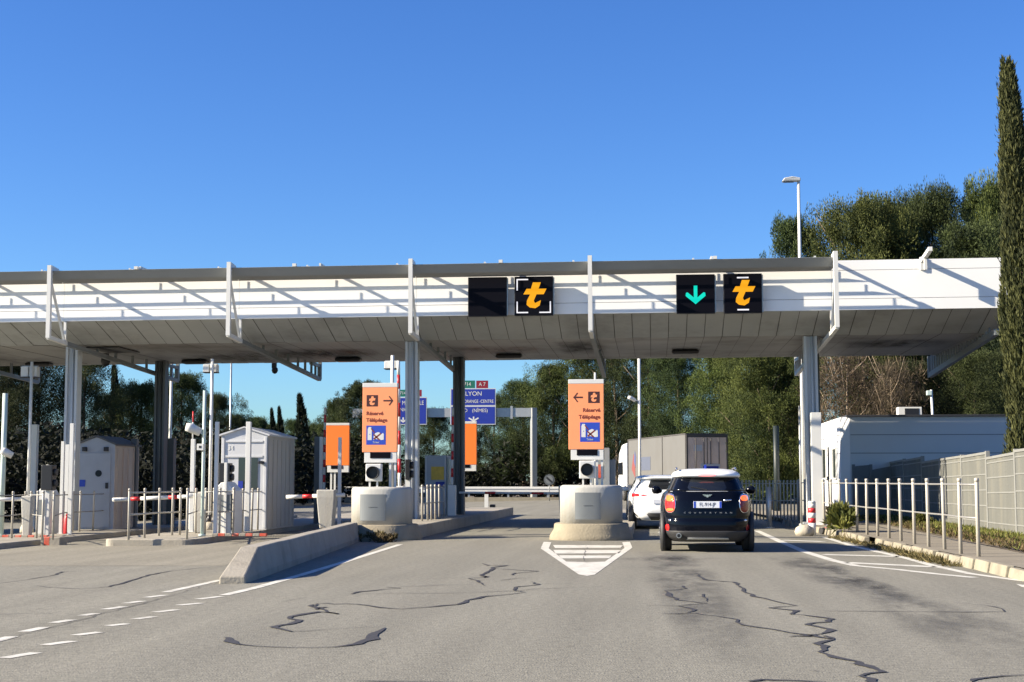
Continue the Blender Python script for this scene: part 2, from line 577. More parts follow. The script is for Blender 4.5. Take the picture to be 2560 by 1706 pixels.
# hatched wedge on the right
b = MB()
ribbon(b, RF([(870, 105), (1000, 165), (1130, 220), (1290, 270), (1420, 300)]), 0.17, 0.004)
ribbon(b, RF([(1420, 300), (1640, 320), (1860, 345), (2080, 366)]), 0.17, 0.004)
ribbon(b, RF([(1240, 140), (1420, 195), (1700, 258), (1850, 300), (2060, 345), (2300, 378), (2420, 392)]), 0.15, 0.004)
for p, q in (((1010, 158), (1240, 166)), ((1240, 238), (1660, 249)), ((1370, 283), (1850, 306))):
    ribbon(b, RF([p, q]), 0.32, 0.004)
child_structure(b, 'hatched_marking', 'paint')
b = MB()
gpoly(b, RF([(2310, 402), (2420, 415), (2420, 432), (2340, 418)]), 0.004)
child_structure(b, 'lane_dash', 'paint')

# sealed cracks
CR = [
    (RF([(525, 342), (545, 350), (580, 378), (640, 384), (740, 392), (770, 400), (755, 415), (800, 425), (810, 450), (860, 470), (960, 495), (1075, 522), (940, 535), (1090, 550), (1060, 570), (1180, 580), (1285, 597), (1250, 612), (1145, 628), (1230, 645), (1310, 660), (1230, 682), (1140, 692), (1050, 695)]), 0.12),
    (RF([(1240, 690), (1285, 712), (1190, 735), (1270, 760), (1215, 780), (1300, 808), (1440, 835), (1500, 860), (1560, 890), (1450, 915), (1540, 945), (1600, 985)]), 0.20),
    (RF([(340, 568), (510, 566), (640, 580), (750, 600), (790, 630), (960, 655), (1180, 690), (1290, 708)]), 0.10),
    (RF([(475, 425), (380, 440), (385, 465), (430, 490), (500, 500), (590, 510), (430, 524), (530, 545), (480, 562)]), 0.09),
    (RF([(260, 520), (430, 524)]), 0.07), (RF([(460, 412), (480, 428)]), 0.14), (RF([(640, 330), (1080, 318)]), 0.05), (RF([(820, 440), (1400, 436)]), 0.045),
    (RF([(1240, 553), (1900, 558), (2250, 556), (2235, 538), (2150, 522), (1960, 508)]), 0.06),
    (RF([(820, 945), (900, 935), (1100, 940), (1250, 946)]), 0.12), (RF([(2060, 945), (2120, 925), (2380, 908)]), 0.10),
    (RF([(440, 462), (570, 458), (590, 500)]), 0.05), (RF([(1160, 885), (1205, 888)]), 0.12),
    (MF([(1060, 338), (1100, 352), (1215, 352), (1130, 365), (1120, 385), (1050, 415), (1090, 430), (975, 437), (1035, 460), (1075, 485)]), 0.14),
    (MF([(1045, 420), (1095, 425), (1070, 432)]), 0.22), (MF([(700, 440), (980, 432)]), 0.06), (MF([(1140, 372), (1300, 383), (1420, 390), (1290, 403), (1255, 416)]), 0.07), (MF([(1175, 450), (1290, 436), (1390, 434)]), 0.06),
    (MF([(200, 540), (250, 525), (420, 508), (520, 500), (430, 494)]), 0.09), (MF([(520, 492), (800, 480), (1000, 478)]), 0.05),
    (MF([(1375, 458), (1395, 470), (1445, 478), (1330, 486), (1268, 494), (1275, 515), (1320, 527), (1240, 541), (1060, 556), (960, 580), (905, 608), (700, 625), (540, 637), (400, 627), (250, 606), (100, 604), (-30, 600)]), 0.10),
    (MF([(200, 540), (500, 535), (900, 533), (1270, 520), (1420, 505), (1850, 490)]), 0.05), (MF([(1445, 470), (1660, 474)]), 0.08), (MF([(-30, 640), (40, 625)]), 0.2),
    (LF([(1650, 532), (1800, 508)]), 0.05), (LF([(1840, 560), (1880, 545), (1820, 555), (1900, 580), (1985, 604), (1870, 590), (1690, 620), (1755, 640), (1710, 662), (1610, 680), (1720, 708), (1840, 700), (2240, 678)]), [0.10, 0.10, 0.12, 0.14, 0.1, 0.16, 0.17, 0.15, 0.14, 0.16, 0.12, 0.04, 0.05]),
    (LF([(2265, 685), (2200, 720), (2175, 750), (2100, 780), (1950, 800), (1700, 802), (1500, 792), (1390, 780), (1345, 765), (1350, 745), (1315, 742)]), [0.14, 0.26, 0.24, 0.15, 0.06, 0.05, 0.06, 0.09, 0.22, 0.17, 0.1]),
    (LF([(170, 432), (320, 448), (480, 455), (640, 442), (780, 405), (850, 380), (1000, 350), (1200, 330), (1310, 322)]), [0.04, 0.05, 0.06, 0.07, 0.12, 0.12, 0.07, 0.05, 0.04]),
    (LF([(-20, 424), (150, 402), (280, 380), (370, 355), (480, 350)]), 0.06), (LF([(-20, 605), (300, 600)]), 0.07),
    (LF([(-40, 772), (420, 650), (720, 572), (980, 505), (1180, 445), (1300, 412)]), 0.03), (LF([(-20, 319), (700, 318), (1320, 318)]), 0.05),
    (MF([(215, 1106), (600, 1112), (900, 1116)]), 0.06), (MF([(1742, 222), (1730, 262), (1725, 325)]), 0.03), (MF([(700, 332), (1100, 330), (1540, 328)]), 0.03), (MF([(1990, 362), (2300, 372)]), 0.04), (MF([(1890, 330), (2150, 322)]), 0.03),
    (MF([(1640, 770), (1780, 772)]), 0.03), (MF([(1410, 512), (1560, 518)]), 0.05), (MF([(2130, 612), (2360, 618)]), 0.06), (MF([(2220, 665), (2400, 668)]), 0.07),
]
def ragged(pts, ws):
    # resample and roughen a traced crack so that its edges wander
    P = [on_ground(*p) for p in pts]
    Q, W = [], []
    for i in range(len(P) - 1):
        n = max(2, int((P[i + 1] - P[i]).length / 0.22))
        d = (P[i + 1] - P[i]).normalized()
        for k in range(n):
            u = k / n
            j = 0 if (i == 0 and k == 0) else random.gauss(0, 0.018)
            Q.append(P[i].lerp(P[i + 1], u) + Vector((-d.y * j, d.x * j, 0)))
            W.append((ws[i] + (ws[i + 1] - ws[i]) * u) * random.uniform(0.55, 1.35))
    return Q + [P[-1]], W + [ws[-1]]
for pts, w in CR:
    b = MB()
    ws = [x * 0.42 for x in w] if isinstance(w, list) else [w * 0.52 * random.uniform(0.45, 1.35) for _ in pts]
    ws[0] *= 0.4
    ws[-1] *= 0.4
    q_, w_ = ragged(pts, ws)
    ribbon(b, q_, w_, 0.0065)
    child_structure(b, 'crack_sealant', 'sealant')

# dark rubber worn into the wheel tracks of the right lane (fades at both sides through the tint attribute)
def soft_band(pts, w, rows=7):
    P = [on_ground(*p) for p in pts]
    me_v, me_f, tint = [], [], []
    for i, p in enumerate(P):
        d = P[min(i + 1, len(P) - 1)] - P[max(i - 1, 0)]
        d.z = 0
        d.normalize()
        n = Vector((-d.y, d.x, 0))
        end = math.sin(math.pi * (i + 0.15) / (len(P) - 0.7))
        for k in range(rows):
            u = 2 * k / (rows - 1) - 1
            q = p + n * (u * w[i] / 2)
            me_v.append((q.x, q.y, ground_z(q.x) + 0.0025))
            tint.append(max(0.0, (1 - u * u) * min(1, end * 1.6)))
    for i in range(len(P) - 1):
        for k in range(rows - 1):
            a = i * rows + k
            me_f.append((a, a + rows, a + rows + 1, a + 1))
    me = bpy.data.meshes.new('tyre_mark')
    me.from_pydata(me_v, [], me_f)
    at = me.attributes.new('tint', 'FLOAT', 'POINT')
    at.data.foreach_set('value', tint)
    me.materials.append(MATS['tyre_mark'])
    o = bpy.data.objects.new('tyre_mark', me)
    COL.objects.link(o)
    o.parent = road
    structure(o)
soft_band(RF([(330, 215), (360, 240), (430, 290), (450, 340), (470, 390), (520, 450), (620, 620), (760, 850)]), [0.9, 1.0, 1.1, 1.2, 1.1, 1.0, 0.9, 0.8])
soft_band(RF([(960, 215), (1060, 265), (1200, 320), (1370, 390), (1560, 450), (1800, 545), (2060, 660), (2400, 820)]), [0.8, 0.9, 1.0, 1.0, 0.9, 1.0, 1.4, 1.6])
soft_band(RF([(1100, 255), (1250, 290), (1400, 370), (1560, 420), (1700, 500)]), [0.5, 0.6, 0.6, 0.5, 0.4])
soft_band(RF([(240, 250), (420, 262), (560, 270)]), [1.8, 2.2, 1.8])

# right-hand pavement with its kerb and verge
def rx(Y):
    return 4.98 - 0.038 * (Y - 20)
def ex(Y):
    return 6.05 + 0.012 * (Y - 20)
b = MB()
YS = [8, 14, 20, 26, 32, 38, 44, 50, 56, 62]
for ya, yb in zip(YS, YS[1:]):
    b.poly([(rx(ya) + 0.15, ya, 0.15), (ex(ya), ya, 0.15), (ex(yb), yb, 0.15), (rx(yb) + 0.15, yb, 0.15)])
b.poly([(rx(62), 62, 0.15), (ex(62), 62, 0.15), (ex(62), 62, -0.02), (rx(62), 62, -0.02)])
structure(b.build('pavement', 'path'))
b = MB()
for ya, yb in zip(YS, YS[1:]):
    b.poly([(ex(ya), ya, 0.156), (40, ya, 0.16), (40, yb, 0.16), (ex(yb), yb, 0.156)])
structure(b.build('verge_ground', 'earth'))
kb = MB()
y = 9.0
while y < 46:
    L = random.uniform(0.85, 1.05)
    sink = random.choice([0, 0, 0, 0.012, 0.02])
    x = rx(y) + random.uniform(-0.012, 0.012)
    if random.random() > 0.06 or y < 24:
        n = len(kb.v)
        kb.box(x, x + 0.15, y + 0.008, y + L - 0.008, -0.02, 0.158 - sink)
        for i in (4, 7):
            kb.v[n + i].x += 0.035
    y += L
structure(kb.build('kerb', 'kerb', bevel=0.015))

# ------------------------------------------------------------------ toll canopy
YF = 40.0
GC = thing('toll_canopy', 'long white and grey toll plaza canopy with frames and shaded underside over the lanes', 'canopy', (9.0, 44.0, 0.0))
XL, XR = -34.0, 9.7
b = MB()
for z0, z1 in ((5.91, 6.205), (6.217, 6.975), (6.987, 7.25)):
    x = XL
    for x1 in (-26.4, -21.4, -16.42, -11.38, -6.4, -1.57, 4.85, XR):
        b.box(x + 0.003, x1 - 0.003, YF, YF + 0.08, z0, z1)
        x = x1
b.build('fascia', 'white_fascia', GC)
b = MB()
b.box(XL, XR - 0.02, YF + 0.085, 48.9, 6.2, 7.20)
b.box(XL, XR - 0.02, 41.8, 48.88, 5.5, 6.2)
b.build('roof', 'roof_edge', GC)
b = MB()
b.box(XL, XR, 48.9, 48.98, 5.42, 7.22)
b.box(XR - 0.015, XR + 0.05, YF + 0.1, 48.88, 5.95, 7.22)
b.build('rear_fascia', 'white_fascia', GC)
b = MB()
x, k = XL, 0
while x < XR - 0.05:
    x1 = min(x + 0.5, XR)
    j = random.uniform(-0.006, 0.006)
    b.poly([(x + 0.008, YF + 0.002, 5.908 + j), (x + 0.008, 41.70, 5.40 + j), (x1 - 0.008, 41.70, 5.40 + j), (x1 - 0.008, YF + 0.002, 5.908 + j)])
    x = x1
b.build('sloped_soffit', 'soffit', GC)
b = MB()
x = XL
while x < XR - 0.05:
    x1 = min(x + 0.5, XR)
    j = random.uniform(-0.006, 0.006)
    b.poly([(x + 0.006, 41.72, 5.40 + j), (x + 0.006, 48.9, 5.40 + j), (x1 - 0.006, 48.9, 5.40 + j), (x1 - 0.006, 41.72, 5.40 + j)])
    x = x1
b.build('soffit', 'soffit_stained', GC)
b = MB()
b.poly([(XL, YF + 0.05, 5.95), (XL, 41.75, 5.44), (XR, 41.75, 5.44), (XR, YF + 0.05, 5.95)])
b.poly([(XL, 41.75, 5.44), (XL, 48.89, 5.44), (XR, 48.89, 5.44), (XR, 41.75, 5.44)])
b.build('soffit_backing', 'seam', GC)
# sun-shade blades in front of and behind the fascia
LB = (0.19, 0.38, 0.58, 0.78, 0.98)
for L in LB:
    b = MB()
    Yc = YF - L
    x = XL
    for x1 in (-26.4, -21.4, -16.42, -11.38, -6.40, -1.57, 4.85):
        b.prism([(x + 0.01, Yc - 0.08, 7.19), (x + 0.01, Yc + 0.08, 6.97), (x + 0.01, Yc + 0.07, 6.965), (x + 0.01, Yc - 0.09, 7.185)], (x1 - x - 0.02, 0, 0))
        x = x1
    b.build('shade_blade', 'blade', GC)
    b = MB()
    b.prism([(XL, 48.98 + L - 0.075, 7.20), (XL, 48.98 + L + 0.075, 7.0), (XL, 48.98 + L + 0.065, 6.995), (XL, 48.98 + L - 0.085, 7.195)], (XR - XL, 0, 0))
    b.build('shade_blade', 'blade', GC)
FX = (-26.4, -21.4, X(112, 38.87), X(566, 38.87), X(1026, 38.87), X(1480, 38.87), X(2103, 38.87))
def shade_ties(b, fx):
    for L in LB[:3]:
        b.box(fx - 0.49, fx - 0.44, YF - L - 0.005, YF - L + 0.005, 7.09, 7.30)
for fa, fb in zip(FX, FX[1:]):
    b = MB()
    fm = (fa + fb) / 2
    b.bar((fm, YF - 1.06, 7.235), (fm, YF, 7.235), 0.05, 0.075)
    shade_ties(b, fm)
    b.build('cantilever_arm', 'white', GC)
for fx in FX:
    b = MB()
    yp = 38.87
    b.box(fx - 0.055, fx + 0.055, yp - 0.06, yp + 0.06, 5.33, 7.33)             # front post
    b.prism([(fx - 0.05, yp + 0.061, 7.33), (fx - 0.05, yp + 0.5, 7.30), (fx - 0.05, yp + 0.5, 7.1), (fx - 0.05, yp + 0.061, 7.1)][::-1], (0.1, 0, 0))
    b.bar((fx, yp + 0.4, 7.235), (fx, YF, 7.235), 0.06, 0.08)                   # top arm
    b.bar((fx, yp + 0.05, 6.95), (fx, YF - 0.03, 5.36), 0.06, 0.06)             # brace
    b.bar((fx, yp, 5.35), (fx, 40.1, 5.29), 0.1, 0.11)
    b.bar((fx, YF + 0.03, 5.28), (fx, YF + 0.03, 5.9), 0.07, 0.07, up=(0, 1, 0))
    shade_ties(b, fx)
    b.build('frame', 'white', GC)
    b = MB()
    b.bar((fx, 40.1, 5.29), (fx, 49.9, 4.90), 0.12, 0.12)
    b.bar((fx, 49.9, 4.84), (fx, 49.9, 5.42), 0.12, 0.1, up=(0, 1, 0))
    b.bar((fx, 49.9, 5.36), (fx, 48.6, 5.36), 0.1, 0.1)
    b.bar((fx, 50.0, 7.24), (fx, 48.98, 7.22), 0.1, 0.1)
    b.bar((fx, 50.0, 4.9), (fx, 50.0, 7.3), 0.11, 0.1, up=(0, 1, 0))
    for q in (42.5, 44, 45.5, 46.8, 47.8, 48.7, 49.3):
        b.bar((fx, q, 5.29 - (q - 40) * 0.04), (fx, q, 5.41), 0.07, 0.07, up=(0, 1, 0))
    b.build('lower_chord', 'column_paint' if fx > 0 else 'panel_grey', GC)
# end truss and the single bracket on the right
b = MB()
b.bar((9.2, 40.3, 5.30), (9.2, 49.9, 4.82), 0.14, 0.16)
for k in range(22):
    q = 41.2 + k * 0.4
    b.bar((9.2, q, 5.26 - (q - 40.3) * 0.05), (9.2, q, 5.5), 0.05, 0.1, up=(0, 1, 0))
b.bar((9.2, 49.9, 4.75), (9.2, 49.9, 5.45), 0.16, 0.14, up=(0, 1, 0))
b.build('end_truss', 'panel_grey', GC)
b = MB()
b.bar((7.25, 40.0, 7.20), (7.25, 38.8, 7.34), 0.10, 0.11)
b.bar((7.25, 39.55, 7.24), (7.25, 39.55, 6.9), 0.07, 0.1, up=(0, 1, 0))
b.bar((7.25, 40.0, 6.95), (7.25, 40.0, 7.3), 0.12, 0.1, up=(0, 1, 0))
b.build('bracket', 'white', GC)
for px, py in ((345, 668), (740, 660), (1255, 651), (1790, 644)):
    p = at_y(px, py, 39.0)
    b = MB()
    b.box(p.x - 0.05, p.x + 0.05, 38.9, 39.02, 7.19, 7.27)
    b.build('clamp', 'white', GC)
for px, py in ((100, 902), (490, 897), (873, 893), (1275, 886), (1715, 877)):
    r = ray(px, py)
    zz = 5.385 - 0.004 * (9 - px / 90.0) * 0
    p = CAM + r * ((5.33 - CAM.z) / r.z)
    b = MB()
    b.box(p.x - 0.42, p.x + 0.42, p.y - 0.22, p.y + 0.22, 5.25, 5.385)
    b.build('ceiling_light', 'black', GC, bevel=0.06)
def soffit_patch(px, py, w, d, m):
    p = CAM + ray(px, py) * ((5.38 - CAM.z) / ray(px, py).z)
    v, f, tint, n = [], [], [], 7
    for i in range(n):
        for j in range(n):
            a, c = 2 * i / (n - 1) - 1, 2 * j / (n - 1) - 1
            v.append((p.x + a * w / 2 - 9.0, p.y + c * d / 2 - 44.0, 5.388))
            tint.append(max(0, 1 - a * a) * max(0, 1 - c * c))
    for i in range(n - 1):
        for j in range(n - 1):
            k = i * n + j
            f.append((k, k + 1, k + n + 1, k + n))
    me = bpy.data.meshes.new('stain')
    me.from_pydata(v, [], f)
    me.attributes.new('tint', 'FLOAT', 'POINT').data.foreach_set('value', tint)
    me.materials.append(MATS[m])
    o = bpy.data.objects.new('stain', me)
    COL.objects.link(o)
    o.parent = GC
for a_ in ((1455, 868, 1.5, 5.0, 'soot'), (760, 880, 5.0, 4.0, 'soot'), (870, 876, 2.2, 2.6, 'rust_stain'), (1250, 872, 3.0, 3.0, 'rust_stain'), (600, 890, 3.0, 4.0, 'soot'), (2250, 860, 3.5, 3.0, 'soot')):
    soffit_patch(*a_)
p = CAM + ray(285, 873) * ((5.3 - CAM.z) / ray(285, 873).z)
b = MB()
b.box(p.x - 0.5, p.x + 0.5, p.y - 0.9, p.y + 0.9, 5.36, 5.386)
b.build('hatch', 'black', GC)
# columns
def column(px, Y, w, m, zt):
    x = X(px, Y)
    b = MB()
    z0 = ground_z(x)
    b.box(x - w / 2, x - w / 2 + 0.07, Y - 0.18, Y + 0.18, z0, zt)
    b.box(x + w / 2 - 0.07, x + w / 2, Y - 0.18, Y + 0.18, z0, zt)
    b.box(x - w / 2 + 0.07, x + w / 2 - 0.07, Y - 0.11, Y + 0.11, z0, zt)
    b.box(x - w / 2 - 0.12, x + w / 2 + 0.12, Y - 0.28, Y + 0.28, z0, z0 + 0.22)
    b.tube([(x + 0.03, Y - 0.15, z0 + 0.2), (x + 0.03, Y - 0.15, zt)], 0.035, 8)
    return b.build('column', m, GC)
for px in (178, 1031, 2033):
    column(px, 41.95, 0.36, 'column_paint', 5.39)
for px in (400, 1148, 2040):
    column(px, 47.6, 0.35, 'column_dark', 5.39)  # rear columns coloured darker to stand in for the canopy's shade
GC.rotation_euler = (0, -0.004, 0)

# lane signal panels hung in front of the fascia
def panel(px0, px1, py0, py1, label, kind):
    Y = 39.70
    a, c = at_y(px0, py0, Y), at_y(px1, py1, Y)
    x0, x1, z1, z0 = a.x, c.x, a.z, c.z
    cx, cz = (x0 + x1) / 2, (z0 + z1) / 2
    t = thing('lane_signal', label, 'lane signal', (cx, Y, z0), 'lane signals on the canopy front')
    box(x0, x1, Y, Y + 0.15, z0, z1).build('housing', 'black', t, bevel=0.01)
    box(x0 + 0.02, x1 - 0.02, Y - 0.012, Y - 0.002, z0 + 0.02, z1 - 0.02).build('screen', 'screen', t)
    for xx in (x0 + 0.2, x1 - 0.2):
        box(xx - 0.03, xx + 0.03, Y + 0.151, YF - 0.002, cz - 0.03, cz + 0.03).build('mounting', 'galvanised', t)
    box(x1 + 0.002, x1 + 0.03, Y + 0.03, Y + 0.12, z0 + 0.03, z1 - 0.03).build('side_cover', 'galvanised', t)
    s = (x1 - x0) / 97.0
    def q(pts):
        return [(cx + (u) * s, Y - 0.016, cz - v * s) for u, v in pts]
    if kind in ('t_frame', 't_bars'):
        b = MB()
        # the stylised letter t: crossbar, leaning stem and hooked foot
        for pl in ([(-2, -34), (18, -34), (12, -18), (32, -18), (25, -4), (7, -4), (0, 12), (-17, 12), (-9, -4), (-26, -4), (-18, -18), (-7, -18)],
                   [(-17, 12), (0, 12), (3, 18), (18, 11), (15, 24), (4, 31), (-10, 29), (-18, 22)]):
            b.prism(q(pl), (0, 0.008, 0))
        b.build('toll_symbol', 'led_amber', t)
    if kind == 't_frame':
        for pl in ([(-43, -43), (-14, -43), (-14, -40), (-40, -40), (-40, -14), (-43, -14)], [(-43, 14), (-40, 14), (-40, 40), (-14, 40), (-14, 43), (-43, 43)], [(40, 14), (43, 14), (43, 43), (14, 43), (14, 40), (40, 40)]):
            MB().prism(q(pl), (0, 0.008, 0)).build('corner_mark', 'led_white', t)
    if kind == 't_bars':
        for v in (-42, 40):
            MB().prism(q([(-14, v), (15, v), (15, v + 3.5), (-14, v + 3.5)]), (0, 0.008, 0)).build('white_bar', 'led_white', t)
    if kind == 'arrow':
        b = MB()
        b.prism(q([(-4.5, -21), (4.5, -21), (4.5, 14), (-4.5, 14)]), (0, 0.008, 0))
        for sg in (-1, 1):
            b.prism(q([(sg * 25, 5), (sg * 24, -3), (sg * 20, -4), (0, 13), (0, 26)][::sg]), (0, 0.008, 0))
        b.build('arrow', 'led_green', t)
panel(1170, 1267, 694, 791, 'blank black lane signal panel with no symbol lit', None)
panel(1286, 1383, 692, 789, 'black lane signal showing an orange t inside white corner marks', 't_frame')
panel(1690, 1788, 687, 784, 'black lane signal showing a green downward arrow', 'arrow')
panel(1808, 1906, 685, 783, 'black lane signal showing an orange t between two short white bars', 't_bars')
# ------------------------------------------------------------------ toll islands
def rounded(x0, x1, y0, y1, r, n=6):
    pts = []
    for cx, cy, a0 in ((x1 - r, y0 + r, -90), (x1 - r, y1 - 0.02, 0), (x0 + r, y1 - 0.02, 90), (x0 + r, y0 + r, 180)):
        if a0 in (0, 90):
            pts.append((x1 if a0 == 0 else x0, y1))
            continue
        for k in range(n + 1):
            a = R(a0 + 90 * k / n)
            pts.append((cx + r * math.cos(a), cy + r * math.sin(a)))
    return pts
def island(x0, x1, y0, y1, h, label, m='concrete', r=0.25):
    g = ground_z((x0 + x1) / 2)
    o = rounded(x0, x1, y0, y1, r)
    b = MB()
    b.loft([[(x, y, g - 0.15) for x, y in o], [(x, y, g + h - 0.02) for x, y in o], [(x + (0.02 if x < (x0 + x1) / 2 else -0.02), y + 0.02, g + h) for x, y in o]], cap0=False)
    t = b.build('toll_island', m, origin=((x0 + x1) / 2, y0, g))
    return tag(t, label, 'traffic island', 'toll islands')
p1, p2 = on_ground(105, 1362), on_ground(482, 1363)
I1X, I2X = p1.x, p2.x
I2Y = p2.y
island(I1X - 2.3, I1X, 26.0, 62, 0.15, 'low concrete island at far left carrying the booth with the round window')
island(I2X - 2.15, I2X, I2Y, 62, 0.15, 'low concrete island with a square front kerb carrying the grey gabled booth')
island(-7.35, -5.62, 35.4, 60, 0.32, 'raised concrete island behind the orange sign pointing right', 'concrete')
island(-2.25, -0.5, 34.6, 60, 0.22, 'concrete island behind the orange sign pointing left', 'concrete')
GR = 'toll islands'
# the two concrete noses: flared plinth and rounded block
def nose(xc, y0, w, zg, label, lab2, px_pan, rot):
    t = thing('island_nose', label, 'concrete nose', (xc, y0, zg), 'concrete noses of the toll lanes')
    def ring(hw, y_, z, ln, n=48, pw_=0.80):
        pts = []
        for k in range(n):
            a = 2 * math.pi * k / n
            c, s = math.cos(a), math.sin(a)
            px_ = math.copysign(abs(c) ** pw_, c) * hw
            py_ = math.copysign(abs(s) ** pw_, s) * ln / 2
            pts.append((xc + px_, y_ + ln / 2 + py_, z))
        return pts
    b = MB()
    b.s = True
    hw = w / 2
    b.loft([ring(hw + 0.10, y0 - 0.10, zg - 0.1, 2.0), ring(hw + 0.07, y0 - 0.07, zg + 0.10, 1.95), ring(hw - 0.02, y0 + 0.02, zg + 0.24, 1.8), ring(hw - 0.03, y0 + 0.03, zg + 0.355, 1.8), ring(hw - 0.06, y0 + 0.06, zg + 0.375, 1.75)])
    pl = b.build('plinth', 'plinth', t)
    b = MB()
    b.s = True
    bw = hw - 0.165
    b.loft([ring(bw, y0 + 0.22, zg + 0.374, 1.4), ring(bw, y0 + 0.22, zg + 1.18, 1.4), ring(bw - 0.02, y0 + 0.24, zg + 1.225, 1.36), ring(bw - 0.07, y0 + 0.29, zg + 1.25, 1.26)])
    b.build('block', 'white_block', t)
    x0, x1 = px_pan
    def front(x, off):
        u = min(0.999, abs(x - xc) / bw)
        return y0 + 0.22 + 0.7 - 0.7 * (1 - u ** (1 / 0.40)) ** 0.40 - off
    b = MB()
    n = 12
    xs = [x0 + (x1 - x0) * k / n for k in range(n + 1)]
    zA, zB = zg + 0.47, zg + 1.08
    for xa, xb in zip(xs, xs[1:]):
        b.poly([(xa, front(xa, .014), zA), (xb, front(xb, .014), zA), (xb, front(xb, .014), zB), (xa, front(xa, .014), zB)])
        b.poly([(xa, front(xa, .014), zB), (xb, front(xb, .014), zB), (xb, front(xb, -.02), zB), (xa, front(xa, -.02), zB)])
        b.poly([(xa, front(xa, -.02), zA), (xb, front(xb, -.02), zA), (xb, front(xb, .014), zA), (xa, front(xa, .014), zA)])
    for x_ in (x0, x1):
        b.poly([(x_, front(x_, .014), zA), (x_, front(x_, -.03), zA), (x_, front(x_, -.03), zB), (x_, front(x_, .014), zB)])
    b.m = 1
    xm_ = (x0 + x1) / 2
    b.box(xm_ - 0.10, xm_ + 0.12, front(xm_, .020), front(xm_, .016), zg + 0.78, zg + 0.785)
    b.build('access_panel', ['panel_grey', 'black'], t)
    return t
ny3, ny4 = 34.0, 33.7
n3x = (X(854, ny3) + X(1022, ny3)) / 2
n4x = (X(1373, ny4) + X(1575, ny4)) / 2
nose(n3x, ny3, 1.75, ground_z(-6.4) - 0.0, 'rounded white concrete nose under the orange sign pointing right', '', (X(899, 34.2), X(964, 34.2)), 0)
nose(n4x, ny4, 1.78, 0.0, 'rounded white concrete nose under the orange sign pointing left', '', (X(1437, 33.9), X(1501, 33.9)), 0)

# orange lane signs on posts, standing on the noses
def pict_panel(t, x0, x1, z0, z1, y):
    box(x0, x1, y - 0.0025, y - 0.0005, z0, z1).build('pictogram', 'blue_picto', t)
    w, h = x1 - x0, z1 - z0
    def q(pts):
        return [(x0 + u * w, y - 0.0045, z0 + v * h) for u, v in pts]
    b = MB()
    b.prism(q([(.07, .24), (.28, .24), (.28, .70), (.30, .80), (.24, .92), (.12, .92), (.07, .80)]), (0, .0015, 0))    # machine
    b.prism(q([(.38, .24), (.46, .30), (.80, .24), (.90, .26), (.90, .55), (.86, .62), (.80, .56), (.62, .66), (.46, .60), (.38, .45)]), (0, .0015, 0))  # car
    b.m = 1
    b.prism(q([(.36, .32), (.42, .26), (.78, .56), (.74, .62)]), (0, -.001, 0))
    b.prism(q([(.38, .58), (.34, .52), (.66, .22), (.71, .27)]), (0, -.001, 0))
    b.prism(q([(.22, .84), (.28, .86), (.44, .64), (.40, .60)]), (0, -.001, 0))
    b.m = 2
    b.prism(q([(.16, .52), (.20, .52), (.20, .56), (.16, .56)]), (0, -.001, 0))
    b.build('pictogram_symbol', ['white', 'sign_text', 'blue_picto'], t)
    text('Ticket', h * 0.10, ((x0 + x1) / 2, y - 0.005, z0 + h * 0.12), 'white', t)
